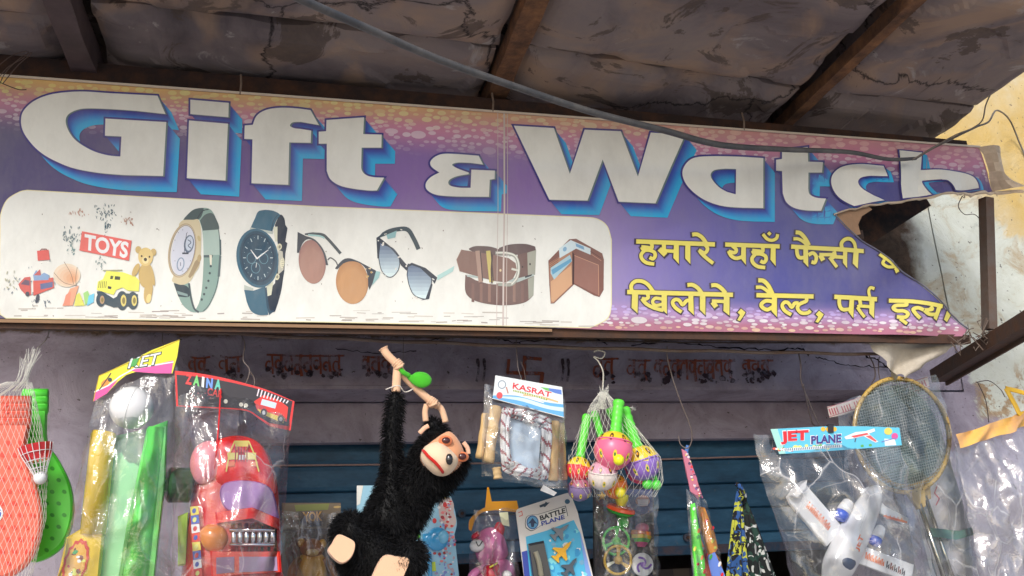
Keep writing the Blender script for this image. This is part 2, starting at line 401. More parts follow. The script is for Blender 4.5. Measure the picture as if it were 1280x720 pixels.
def stone_mat():
    m, n, l, b = new_mat('sooty_stone'); tc = n.new('ShaderNodeTexCoord'); v = tc.outputs['Object']
    big = tex(n, l, scale=1.5, detail=8, rough=.6, dist=.9, vec=v); pat = tex(n, l, scale=3.4, detail=13, rough=.68, dist=1.4, vec=v); fine = tex(n, l, scale=38, detail=8, rough=.7, vec=v); wash = tex(n, l, scale=2.4, detail=4, rough=.5, dist=1.8, vec=v)
    base = ramp(n, l, big.outputs[0], [(.30, (.08, .066, .07)), (.42, (.165, .132, .132)), (.52, (.24, .195, .185)), (.66, (.31, .24, .20))])
    tanm = ramp(n, l, wash.outputs[0], [(.50, (0, 0, 0)), (.64, (.75,) * 3)]); col = mixc(n, l, tanm.outputs[0], base.outputs[0], (.40, .265, .175))
    spall = ramp(n, l, pat.outputs[0], [(.555, (0, 0, 0)), (.575, (.8,) * 3), (.75, (.9,) * 3)])
    col = mixc(n, l, spall.outputs[0], col, mixc(n, l, fine.outputs[0], (.06, .048, .046), (.17, .12, .09)))
    pale = ramp(n, l, pat.outputs[0], [(.33, (.7,) * 3), (.37, (0, 0, 0))]); col = mixc(n, l, pale.outputs[0], col, (.40, .36, .33))
    dm = n.new('ShaderNodeVectorMath'); dm.operation = 'MULTIPLY_ADD'; dm.inputs[1].default_value = (.22, .22, .22); l.new(pat.outputs['Color'], dm.inputs[0]); l.new(v, dm.inputs[2])
    ck = n.new('ShaderNodeTexVoronoi'); ck.feature = 'DISTANCE_TO_EDGE'; ck.inputs['Scale'].default_value = 1.15; l.new(dm.outputs[0], ck.inputs['Vector'])
    ckr = ramp(n, l, ck.outputs['Distance'], [(.0, (1, 1, 1)), (.010, (0, 0, 0))]); col = mixc(n, l, ckr.outputs[0], col, (.025, .02, .02))
    l.new(col, b.inputs['Base Color']); b.inputs['Roughness'].default_value = .85; b.inputs['Specular IOR Level'].default_value = .25
    nb = bumpn(n, l, pat.outputs[0], .35, .02, None); bumpn(n, l, fine.outputs[0], .25, .003, b, nb); return m
M_STONE = stone_mat()
def rust_mat():
    m, n, l, b = new_mat('rusty_steel'); tc = n.new('ShaderNodeTexCoord'); v = tc.outputs['Object']
    t = tex(n, l, scale=16, detail=10, rough=.7, vec=v); r = ramp(n, l, t.outputs[0], [(.3, (.045, .022, .014)), (.5, (.15, .068, .03)), (.72, (.30, .135, .05))])
    l.new(r.outputs[0], b.inputs['Base Color']); b.inputs['Roughness'].default_value = .85
    bumpn(n, l, t.outputs[0], .7, .008, b); return m
M_RUST = rust_mat()
def shutter_mat():
    m, n, l, b = new_mat('blue_shutter_paint'); tc = n.new('ShaderNodeTexCoord'); v = tc.outputs['Object']
    mp = n.new('ShaderNodeMapping'); mp.inputs['Scale'].default_value = (1, 1, 3); l.new(v, mp.inputs[0])
    t = tex(n, l, scale=6, detail=10, rough=.7, vec=mp.outputs[0]); r = ramp(n, l, t.outputs[0], [(.3, (.012, .055, .105)), (.55, (.026, .11, .20)), (.75, (.06, .17, .27))])
    t2 = tex(n, l, scale=24, detail=8, rough=.75, vec=v); r2 = ramp(n, l, t2.outputs[0], [(.62, (0, 0, 0)), (.72, (.6, .6, .6))])
    l.new(mixc(n, l, r2.outputs[0], r.outputs[0], (.16, .14, .12)), b.inputs['Base Color']); b.inputs['Roughness'].default_value = .5; b.inputs['Metallic'].default_value = 0
    bumpn(n, l, t2.outputs[0], .15, .003, b); return m
M_SHUT = shutter_mat()
def plain(name, c, rough=.9):
    m, n, l, b = new_mat(name); tc = n.new('ShaderNodeTexCoord'); t = tex(n, l, scale=9, detail=8, vec=tc.outputs['Object'])
    r = ramp(n, l, t.outputs[0], [(.3, tuple(x * .6 for x in c)), (.7, tuple(x * 1.3 for x in c))]); l.new(r.outputs[0], b.inputs['Base Color']); b.inputs['Roughness'].default_value = rough
    bumpn(n, l, t.outputs[0], .3, .01, b); return m
M_DARK = plain('dark_interior_plaster', (.07, .055, .05))
W1 = (1, 1, 1, 1)
building = thing('shop_building', 'old shop front with lilac lintel, blue roller shutter and stained stone canopy', 'building', (0.9, 3.3, 0))
ZC, ZB = 2.95, 2.172
def wall_grid(g, x0, x1, z0, z1, y, step=.03, amp=.006, seed=0):
    nx, nz = max(1, int((x1 - x0) / step)), max(1, int((z1 - z0) / step)); rows = []
    for j in range(nz + 1):
        z = z0 + (z1 - z0) * j / nz
        rows.append([g.v((x0 + (x1 - x0) * i / nx, y + amp * noise.noise(Vector(((x0 + (x1 - x0) * i / nx) * 3, z * 3, seed))) + amp * .5 * noise.noise(Vector(((x0 + (x1 - x0) * i / nx) * 12, z * 12, seed))), z)) for i in range(nx + 1)])
    for j in range(nz):
        for i in range(nx): g.f([rows[j][i], rows[j][i + 1], rows[j + 1][i + 1], rows[j + 1][i]], W1)
g = G(); wall_grid(g, -.30, 2.42, ZB + .012, ZC + .14, 3.0)
g.bar((-.3, 3.008, ZB + .006), (2.42, 3.008, ZB + .006), .016, .012, W1)                  # worn lower arris
v = [g.v(p) for p in ((-.3, 3.0, ZB), (2.42, 3.0, ZB), (2.42, 3.40, ZB - .004), (-.3, 3.40, ZB - .004))]; g.f(v, W1)
g.build('lintel', M_WALL, building, fixn=False)
g = G(); g.box((-.3, 3.20, 2.035), (2.42, 3.25, ZB - .006), W1); g.build('shutter_hood', M_WALL, building)
g = G(); wall_grid(g, -3.2, -.137, 0, ZC + .14, 2.997, .06)
v = [g.v(p) for p in ((-.137, 2.997, 0), (-.137, 3.5, 0), (-.137, 3.5, ZB - .006), (-.137, 2.997, ZB - .006))]; g.f(v, W1)
g.build('pier', M_WALL, building, fixn=False)
g = G(); wall_grid(g, 2.10, 9, 0, ZB - .008, 2.996, .05); wall_grid(g, 2.421, 9, ZB - .008, 5.5, 2.996, .05)
v = [g.v(p) for p in ((2.10, 2.996, 0), (2.10, 3.5, 0), (2.10, 3.5, ZB - .01), (2.10, 2.996, ZB - .01))]; g.f(v, W1)
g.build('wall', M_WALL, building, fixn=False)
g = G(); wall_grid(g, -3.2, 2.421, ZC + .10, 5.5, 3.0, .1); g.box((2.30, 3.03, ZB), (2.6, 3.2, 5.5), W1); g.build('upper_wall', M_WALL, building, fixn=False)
# interior behind the half raised shutter
g = G(); g.box((-.6, 6.0, 0), (2.6, 6.1, 3.0), W1); g.box((-.7, 3.45, 0), (-.6, 6.1, 3.0), W1); g.box((2.6, 3.45, 0), (2.7, 6.1, 3.0), W1); g.box((-.7, 3.41, 2.9), (2.7, 6.1, 3.0), W1)
g.build('interior', M_DARK, building)
sh = None
g = G()
zz = 2.06; k = 0
while zz > 1.672:
    h = .088; z0 = max(1.664, zz - h)
    prof = [(3.306, zz), (3.297, zz - .004), (3.2945, zz - h * .2), (3.293, zz - h * .5), (3.2945, zz - h * .8), (3.297, z0 + .006), (3.306, z0 + .001)]
    for (ya, za), (yb, zb) in zip(prof, prof[1:]):
        v = [g.v(p) for p in ((-.13, ya, za), (2.095, ya, za), (2.095, yb, zb), (-.13, yb, zb))]; g.f(v, W1)
    zz = z0; k += 1
g.build('roller_shutter', M_SHUT, building, fixn=False)
g = G(); g.bar((-.13, 3.30, 1.655), (2.095, 3.30, 1.655), .035, .03, C(24, 50, 70)); g.build('bottom_rail', M_IRON, building)
for px, py in ((925, 655), (577, 642), (858, 672)):
    g = G(); p = P(px, py, 3.285); g.tube([p, p + Vector((0, -.012, 0))], .014, C(40, 70, 90), 10); g.tube([p + Vector((0, -.012, 0)), p + Vector((0, -.02, 0))], .006, C(20, 30, 40), 8)
    g.build('lock_boss', M_IRON, building)
# stone canopy
def slab_part(x0, x1, y0, y1, seed, s0=0.0, s1=0.0):
    g = G(); st = .016; nx, ny = max(2, int((x1 - x0) / st)), max(2, int((y1 - y0) / st)); rows = []
    dz = noise.noise(Vector((seed * 7.7, 1, 2))) * .008
    for j in range(ny + 1):
        row = []
        for i in range(nx + 1):
            x = x0 + (x1 - x0) * i / nx; sl = (x - x0) / (x1 - x0) - .5; y = y0 + s0 * sl + (y1 + s1 * sl - y0 - s0 * sl) * j / ny
            e = min(i, nx - i, 6) / 6, min(j, ny - j, 4) / 4; q = (1 - min(e)) ** 2
            w = noise.noise(Vector((x * 2.2, y * 2.2, seed))) * .009 + noise.noise(Vector((x * 8, y * 8, seed))) * .003 + noise.noise(Vector((x * 30, y * 30, seed))) * .0008
            t = noise.noise(Vector((x * 4 + 7, y * 4, seed * 2)));  w += .010 * sm(.12, .17, t)            # spalled patches
            jx = noise.noise(Vector((y * 9, seed, 3))) * .012 * (i in (0, nx)); jy = noise.noise(Vector((x * 9, seed, 5))) * .014 * (j in (0, ny))
            row.append(g.v((x + jx, y + jy, ZC + dz + w + q * .030)))
        rows.append(row)
    for j in range(ny):
        for i in range(nx): g.f([rows[j][i], rows[j + 1][i], rows[j + 1][i + 1], rows[j][i + 1]], W1)
    a, b_, c, d = rows[0][0].co, rows[0][-1].co, rows[-1][-1].co, rows[-1][0].co
    top = [g.v((p.x, p.y, ZC + .15)) for p in (a, b_, c, d)]; g.f(top, W1)
    edges = [rows[0], [r[-1] for r in rows], rows[-1][::-1], [r[0] for r in rows][::-1]]
    for k, e in enumerate(edges):
        lo = e; hi = [g.v((v_.co.x, v_.co.y, ZC + .15)) for v_ in e]
        for i in range(len(e) - 1): g.f([lo[i], lo[i + 1], hi[i + 1], hi[i]], W1)
    return g.build('canopy_slab', M_STONE, building, smooth=False)
bays = [(-3.2, -.585), (-.495, .545), (.625, 1.515), (1.60, 2.165)]; rows_ = [(1.78, 2.235), (2.24, 2.99)]
for bi, (x0, x1) in enumerate(bays):
    for ri, (y0, y1) in enumerate(rows_):
        seam, sl_ = ((2.23, .1), (2.23, .055), (2.29, .10), (2.36, .03))[bi]
        if ri == 0: slab_part(x0, x1, y0, seam - .005, bi * 3 + 1, 0, sl_)
        else: slab_part(x0, x1, seam + .005, y1, bi * 3 + 2, sl_, 0)
def beam(x0, x1, w, proud, mat=None):
    g = G(); z0 = ZC - proud; n_ = 60
    for i in range(n_):
        ya, yb = 1.80 + 1.19 * i / n_, 1.80 + 1.19 * (i + 1) / n_
        wob = lambda y: noise.noise(Vector((y * 6, x0 * 5, 1))) * .004
        xa, xb = x0 + (x1 - x0) * i / n_, x0 + (x1 - x0) * (i + 1) / n_
        q = [g.v(p) for p in ((xa - w / 2 + wob(ya), ya, z0 + wob(ya + 3)), (xa + w / 2 + wob(ya + 1), ya, z0 + wob(ya + 5)), (xb + w / 2 + wob(yb + 1), yb, z0 + wob(yb + 5)), (xb - w / 2 + wob(yb), yb, z0 + wob(yb + 3)))]; g.f(q, W1)
        for s_ in (0, 1):
            a, b_ = (q[0], q[3]) if s_ == 0 else (q[1], q[2]); t = [g.v((a.co.x, a.co.y, ZC + .04)), g.v((b_.co.x, b_.co.y, ZC + .04))]; g.f([a, b_, t[1], t[0]], W1)
    return g.build('canopy_beam', mat or M_RUST, building)
M_BEAM = plain('dark_painted_steel', (.085, .055, .055), .7)
beam(.585, .585, .058, .010); beam(1.566, 1.572, .036, .0); beam(-.545, -.545, .062, .04, M_BEAM)
g = G(); g.box((-3.2, 1.78, ZC + .152), (2.165, 3.0, ZC + .20), W1); g.build('canopy_topping', M_STONE, building)
# faded red writing and cracks on the lintel
RUSTY, SOOTY = C(128, 70, 52), C(58, 46, 52)
def lettering():
    m = at(2.988); g = G(m); r = random.Random(4)
    def word(x0, x1, yt, h, n_, dark=True, a=1.0):
        y0 = yt
        g.stroke(crom([(x0, y0 + r.uniform(-1, 1)), ((x0 + x1) / 2, y0 + 1), (x1, y0 + r.uniform(-1, 1))]), 2.6, RUSTY)
        for i in range(n_):
            x = x0 + (x1 - x0) * (i + .5) / n_; hh = h * r.uniform(.75, 1.05)
            g.stroke(crom([(x, y0), (x + r.uniform(-1, 1), y0 + hh * .5), (x + 1, y0 + hh)], 4), r.uniform(2.4, 4), RUSTY)
            w = (x1 - x0) / n_ * .35; cy = y0 + hh * r.uniform(.35, .7)
            g.stroke(ell(x - w, cy, w * .8, hh * .25, n=10, a0=r.choice((20, 90)), a1=300), r.uniform(2, 3.2), RUSTY)
        if dark:
            for i in range(int((x1 - x0) / 4)):
                x = r.uniform(x0, x1); y = y0 + h * r.uniform(.55, 1.1); s = r.uniform(1.5, 5)
                g.poly([(x + s * r.uniform(.6, 1.2) * math.cos(a_), y + s * r.uniform(.4, 1.3) * math.sin(a_)) for a_ in [k * math.pi / 4 for k in range(8)]], SOOTY)
    word(238, 262, 447, 22, 2); word(276, 304, 446, 24, 2); word(334, 430, 444, 24, 8); word(454, 492, 446, 22, 3)
    for x in (597, 605, 703, 710): g.stroke(crom([(x, 449), (x + 1, 463), (x - 1, 476)]), [3, 4, 4.4, 4, 3.4] + [3] * 8, SOOTY)
    for q in ([(656, 446), (655, 487)], [(634, 466), (678, 467)], [(656, 447), (676, 449)], [(655, 487), (634, 484)], [(634, 466), (636, 450)], [(678, 467), (676, 484)]):
        g.stroke([q[0], ((q[0][0] + q[1][0]) / 2 + r.uniform(-1, 1), (q[0][1] + q[1][1]) / 2), q[1]], r.uniform(3.6, 5), RUSTY)
    word(744, 772, 448, 28, 2); word(786, 814, 450, 24, 2); word(820, 918, 450, 26, 9); word(930, 966, 450, 18, 3)
    for _ in range(26):
        x = r.uniform(932, 970); y = r.uniform(464, 478); g.poly(ell(x, y, r.uniform(1, 3.5), r.uniform(1, 3), r.uniform(0, 90), 7), SOOTY)
    wm = attr_mat('faded_red_paint', rough=.95, spec=.1); n, l = wm.node_tree.nodes, wm.node_tree.links
    tc = n.new('ShaderNodeTexCoord'); t = tex(n, l, scale=26, detail=8, rough=.75, vec=tc.outputs['Object']); rr = ramp(n, l, t.outputs[0], [(.46, (0, 0, 0)), (.62, (.92,) * 3)])
    n['Principled BSDF'].inputs['Alpha'].default_value = 1; inv = n.new('ShaderNodeMath'); inv.operation = 'SUBTRACT'; inv.inputs[0].default_value = 1.0; l.new(rr.outputs[0], inv.inputs[1]); inv.use_clamp = True
    l.new(inv.outputs[0], n['Principled BSDF'].inputs['Alpha'])
    return g.build('faded_lettering', wm, building)
lettering()
def cracks():
    g = G(at(2.986)); r = random.Random(9); ck = C(28, 22, 26)  # thin dark strokes drawn as cracks in the plaster
    def crack(pts, w):
        fine = []
        for (x, y) in crom(pts, 10): fine.append((x + r.uniform(-1.6, 1.6), y + r.uniform(-1.4, 1.4)))
        g.stroke(fine, [max(.5, w * r.uniform(.4, 1.3)) for _ in fine], ck)
    crack([(536, 426), (570, 420), (610, 421), (650, 430)], 1.6); crack([(650, 428), (700, 423), (740, 422), (760, 430)], 1.8)
    crack([(790, 431), (850, 428), (900, 434), (960, 437), (1000, 436), (1010, 444)], 1.8); crack([(1020, 446), (1060, 456), (1110, 459), (1150, 462)], 1.2)
    crack([(420, 436), (470, 441), (520, 438)], 1.0); crack([(1082, 446), (1100, 452), (1118, 468), (1124, 476)], 1.6)
    g.build('crack', attr_mat('dark_crack', rough=1, spec=0), building)
cracks()

# ------------------------------------------------------------------ the banner
TH = math.radians(7.5); SB = P(0, 400, 2.5); SN = Vector((0, -math.cos(TH), -math.sin(TH)))
def S(px, py, h=0.0):
    d = ray(px, py); t = ((SB + SN * h) - EYE).dot(SN) / d.dot(SN); return EYE + d * t
def topy(x): return stops([(-60, (91,)), (0, (96,)), (600, (137.5,)), (1222, (183.5,)), (1300, (188,))], x)[0]
def boty(x): return stops([(-60, (396.5,)), (0, (398,)), (400, (403,)), (640, (408,)), (780, (413,)), (930, (415,)), (1200, (420,)), (1300, (421,))], x)[0]
def SIGN(px, py, h):
    """loose vinyl: flat where it is laced, rippled towards the tear"""
    v = (py - topy(px)) / (boty(px) - topy(px))
    a = sm(990, 1240, px); up = 1 - sm(.45, .75, v)
    w = a * up * (.020 * math.sin(px * .061 + py * .045) + .012 * math.sin(px * .13 - py * .03)) * min(1, v * 4)
    w += a * (1 - up) * .012 * math.sin((px + py) * .05)
    w += a * up * .014 * (.3 - math.sqrt(.04 + math.sin((px - 1040) * .045 - (py - 268) * .028) ** 2)) * min(1, v * 3); w += .03 * a * a * up * v                                             # the flap hangs forward
    p = S(px, py, 0); return p + SN * (h + w)
signboard = thing('shop_sign', 'long torn vinyl Gift & Watch banner with printed watches, sunglasses, belt and wallet', 'sign', (.65, 2.46, 2.24))
CUTX = [950 + 8 * i for i in range(41)]; CUTY = [160 + 8 * i for i in range(34)]
def sbuild(g, name, mat=None):
    g.cut(0, CUTX)
    # only the rippled end needs the cross cuts
    far = [v for v in g.bm.verts if v.co.x > 949.9]
    if far: g.cut(1, CUTY)
    return g.build(name, mat or M_PRINT, signboard, remap=SIGN)
TEAR_UP = [(1272, 239), (1262, 237.5), (1247, 237), (1236, 240), (1228, 238.6), (1214, 241.5), (1203, 240), (1190, 243), (1176, 242.8), (1160, 246), (1146, 246.4), (1128, 250.4), (1110, 251.5), (1096, 255.5), (1080, 256.4), (1070, 260.5), (1060, 261), (1040, 268)]
TEAR_LO = [(1040, 268), (1055, 284), (1070, 296), (1083, 305), (1096, 314), (1112, 327), (1127, 340), (1146, 352), (1161, 367), (1176, 381), (1186, 391), (1196, 399), (1204, 406), (1211, 412)]
def bgcol(x, y):
    v = (y - topy(x)) / (boty(x) - topy(x))
    base = stops([(0, (72, 64, 112)), (200, (78, 64, 120)), (300, (98, 72, 134)), (500, (120, 86, 153)), (650, (128, 94, 158)), (760, (126, 102, 162)), (860, (104, 92, 158)), (950, (84, 82, 150)), (1050, (72, 72, 140)), (1220, (70, 64, 128))], x)
    lower = stops([(0, base), (760, (140, 122, 178)), (900, (88, 84, 158)), (1000, (70, 72, 142)), (1220, (66, 62, 120))], x)
    c = mix(base, lower, sm(.3, .7, v))
    pink = stops([(0, (186, 112, 142)), (700, (196, 120, 150)), (1220, (186, 104, 142))], x); yel = stops([(0, (214, 168, 92)), (450, (212, 162, 104)), (760, (205, 148, 118)), (1000, (196, 128, 130)), (1220, (186, 120, 134))], x)
    c = mix(mix(yel, pink, sm(.0, .11, v)), c, sm(.09, .24, v))
    if x > 700:
        c = mix(c, (164, 126, 176), sm(.84, .92, v)); c = mix(c, (168, 96, 122), sm(.92, .975, v))
    gy = sum(c) / 3; c = tuple(gy + (q - gy) * .84 for q in c)
    return C(*c)
g = G(); r = random.Random(3)
X0 = -60
top = [(x, topy(x)) for x in range(X0, 1225, 12)]; bot = [(x, boty(x)) for x in range(1204, X0 - 1, -12)]
outline = top + [(1224, 186), (1229, 205), (1238, 222), (1247, 237)] + TEAR_UP[3:] + TEAR_LO[1:] + bot
g.poly(outline, W1)
g.cut(0, [X0 + 12 * i for i in range(84)] + CUTX); g.cut(1, [88 + 8 * i for i in range(43)])
for f in g.bm.faces:
    for l_ in f.loops: l_[g.c] = bgcol(l_.vert.co.x, l_.vert.co.y)
g.build('vinyl_panel', M_PRINT, signboard, remap=lambda x, y, h: SIGN(x, y, 0))
# bokeh dots of the print
g = G(step=5e-7)
def inside(x, y, poly):
    c = False; n_ = len(poly)
    for i in range(n_):
        (x0, y0), (x1, y1) = poly[i], poly[i - 1]
        if (y0 > y) != (y1 > y) and x < (x1 - x0) * (y - y0) / (y1 - y0) + x0: c = not c
    return c
placed = []
def dot(x, y, rx, ry, col):
    if any(abs(x - q[0]) < (rx + q[2]) * .86 and abs(y - q[1]) < (ry + q[3]) * .86 for q in placed[-700:]): return
    e = ell(x, y, rx, ry, 3, 14)
    if all(inside(px, py, outline) for px, py in e): g.poly(e, col, .0003); placed.append((x, y, rx, ry))
for _ in range(2600):
    x = r.uniform(-40, 1235); t = r.random() ** 1.15; H = boty(x) - topy(x); v = .012 + .21 * t
    y = topy(x) + v * H; big = r.random() < .07
    bg = stops([(0, (238, 212, 130)), (450, (236, 210, 146)), (760, (234, 202, 166)), (1000, (224, 182, 172)), (1220, (218, 174, 172))], x)
    c = mix(bg, (230, 204, 208), sm(.05, .12, v))
    col = mix(bgcol(x, y), C(*c), (.62 if v < .13 else .72 * (1 - sm(.12, .235, v))) * r.uniform(.5, 1))
    rx = r.uniform(2.6, 5.4) * (1.9 if big else 1) * (1.2 if v < .07 else 1)
    dot(x, y, rx, rx * r.uniform(.42, .55), col)
for _ in range(900):
    x = r.uniform(700, 1205); v = .885 + .105 * r.random(); y = topy(x) + v * (boty(x) - topy(x))
    c = mix((178, 160, 214), (236, 216, 222), sm(.90, .95, v)); c = mix(c, (200, 168, 120), sm(.965, .985, v) * .7)
    rx = r.uniform(2.6, 5.6) * (1.9 if r.random() < .07 else 1); dot(x, y, rx, rx * .42, mix(bgcol(x, y), C(*c), r.uniform(.4, .9)))
sbuild(g, 'printed_dots')
# white field
WF = path([(1, 285), (1.5, 269), (9, 251), (24, 241), (34, 238.5)], (400, 259), (600, 267), [(725, 272), (745, 274), (758, 283), (763.5, 300)], [(763.5, 380), (761, 394), (753, 402), (737, 409.2)], (640, 407), (400, 402), (8, 397.3), [(3, 394), (0, 380), (1, 285)])
g = G(); g.stroke(WF, 2.2, C(226, 205, 160), .0014, closed=True); g.poly(WF, C(216, 213, 206), .00145)
for _ in range(90):      # scuffs and rain streaks on the lower edge
    x = r.uniform(4, 740); y = boty(x) - 3 - 14 * r.random() ** 2; g.stroke([(x, y), (x + r.uniform(4, 26), y + r.uniform(-.6, .8))], r.uniform(.5, 1.6), C(*mix((196, 190, 180), (150, 140, 135), r.random())), .0016)
for _ in range(60):
    x = r.uniform(20, 735); y = r.uniform(262, 395); g.poly(ell(x, y, r.uniform(.4, 1.4), r.uniform(.3, 1.0), r.uniform(0, 90), 6), C(*mix((190, 186, 178), (120, 110, 105), r.random())), .0016)
for x, w in ((622, .7), (630, 2.0), (634, .7)):
    g.stroke([(x, topy(x) + 2), (x + .3, 260), (x - .8, 330), (x - 1.4, boty(x) - 1)], w, C(*((206, 172, 130) if w > 2 else (190, 178, 172))), .0017)
sbuild(g, 'white_field')
# the big lettering
LET = {}
LET['G'] = [(0, 100, 5, path([(985, 100), (700, 85), (500, 74), (330, 90), (220, 130), (152, 190), (133, 250), (145, 320), (190, 390), (250, 450), (330, 500), (450, 550), (600, 580), (760, 595), (860, 598)], (1020, 602), (1040, 265), (660, 243), (657, 350), (760, 355), [(753, 480), (680, 473), (600, 452), (530, 418), (470, 375), (430, 320), (412, 260), (428, 218), (480, 190), (550, 180), (700, 185), (850, 195)], (1035, 215)), [])]
LET['i'] = [(220, 110, 5, [(82, 205), (325, 225), (310, 580), (68, 565)], []), (220, 110, 5, [(90, 75), (330, 95), (328, 185), (90, 165)], [])]
LET['f'] = [(220, 110, 5, path([(840, 140), (740, 128), (640, 126), (560, 140), (505, 175), (480, 232)], (430, 236), (427, 320), (478, 322), (472, 597), (702, 607), (708, 342), (842, 345), [(845, 268), (780, 258), (740, 253), (712, 238), (730, 217), (780, 214)], (893, 234)), [])]
LET['t'] = [(380, 120, 5, path((140, 152), (375, 135), (370, 240), (485, 243), (483, 325), (360, 325), [(357, 440), (362, 468), (385, 494), (430, 508), (500, 512)], [(455, 592), (400, 592), (300, 580), (220, 560), (165, 522), (142, 470)], (142, 300), (92, 300), (92, 225), (138, 222)), [])]
LET['&'] = [(380, 120, 5, path([(1090, 375), (900, 362), (830, 375), (790, 410), (797, 445), (845, 480)], [(845, 480), (790, 510), (760, 550), (770, 590), (830, 620), (950, 630)], (1155, 632), (1160, 525), (1190, 520), (1192, 468), (1045, 462), (1040, 575), [(1040, 575), (970, 574), (910, 560), (905, 530), (950, 505), (1028, 490)], [(1028, 480), (960, 455), (925, 432), (960, 418), (1040, 420)], (1118, 430)), [])]
LET['W'] = [(620, 130, 5, [(110, 137), (360, 152), (460, 438), (552, 162), (778, 172), (885, 455), (965, 180), (1180, 196), (1090, 398), (995, 622), (765, 612), (665, 348), (570, 605), (332, 600)], [])]
LET['a'] = [(820, 150, 5, path([(668, 240), (500, 230), (330, 228), (230, 240), (178, 285), (163, 340), (185, 400), (240, 460), (320, 510), (420, 540), (540, 550)], (668, 552)), [path((498, 308), (496, 466), [(440, 450), (390, 420), (350, 375), (340, 340), (365, 314), (430, 306)])])]
LET['t '] = [(820, 150, 5, path((785, 190), (945, 170), (948, 262), (1040, 265), (1035, 330), (950, 330), [(949, 430), (958, 465), (1000, 486), (1060, 492)], [(1030, 568), (930, 565), (860, 550), (812, 515), (790, 460)], (785, 320), (748, 318), (748, 250), (785, 245)), [])]
LET['c'] = [(1020, 150, 5, path([(415, 290), (270, 278), (170, 290), (110, 330), (90, 380), (105, 440), (150, 495), (232, 541)], (300, 528), (430, 502), [(400, 496), (340, 478), (280, 438), (255, 395), (272, 365), (330, 355)], (440, 355)), [])]
LET['h'] = [(1020, 150, 5, path((510, 195), (658, 205), (660, 310), [(660, 310), (760, 312), (880, 330), (950, 360), (985, 400), (1000, 432)], (845, 452), [(835, 453), (825, 420), (800, 388), (770, 380)], [(770, 378), (690, 375), (672, 382), (692, 430), (712, 470)], (650, 476), (545, 489), (525, 400), (515, 300)), [])]
NE = 14
def bigletters():
    """each letter: a stack of offset copies for the printed drop block, an outline, then the face"""
    for nm, shapes in LET.items():
        g = G(); polys = []
        for ox, oy, s, pts, holes in shapes: polys.append((zm(ox, oy, s, pts), [zm(ox, oy, s, h) for h in holes]))
        xm = polys[0][0][0][0]; torn = nm in 'ch'
        dx, dy = stops([(0, (17, 20)), (400, (17, 20)), (600, (15, 18)), (1000, (14.5, 17)), (1200, (12, 14))], xm)
        if torn: dx, dy = (9, 7) if nm == 'c' else (8, 3)
        for k in range(NE, 0, -1):
            t = k / NE; col = C(*stops([(0, (52, 50, 132)), (.25, (50, 66, 148)), (.55, (46, 118, 184)), (.8, (42, 150, 200)), (1, (40, 158, 204))], t))
            for pts, hs in polys:
                mv = lambda q: [(x + dx * t, y + dy * t) for x, y in q]
                pp = mv(pts)
                if torn: pp = [(x, min(y, lim_y(x) - .6)) for x, y in pp]
                g.poly(pp, col, .0016, [mv(h) for h in hs])
        for pts, hs in polys:
            if torn: 
                g.stroke([(x, min(y, lim_y(x) - .8)) for x, y in pts], 3.4, C(56, 48, 120), .0036, closed=True)
            else: g.stroke(pts, 4.6, C(56, 48, 120), .0022, closed=True)
            for h in hs: g.stroke(h, 3.2, C(56, 48, 120), .0022, closed=True)
            if not torn: g.poly([(x + 2.2, y + .8) for x, y in pts], C(88, 108, 112), .0023, [[(x + 1.6, y + 1.0) for x, y in h] for h in hs])
            g.poly(pts, C(216, 211, 203), .0056 if torn else .0026, hs)
        sbuild(g, 'printed_letter')
def lim_y(x):
    q = sorted(TEAR_UP)
    for (x0, y0), (x1, y1) in zip(q, q[1:]):
        if x0 <= x <= x1: return y0 + (y1 - y0) * (x - x0) / (x1 - x0)
    return 400
bigletters()
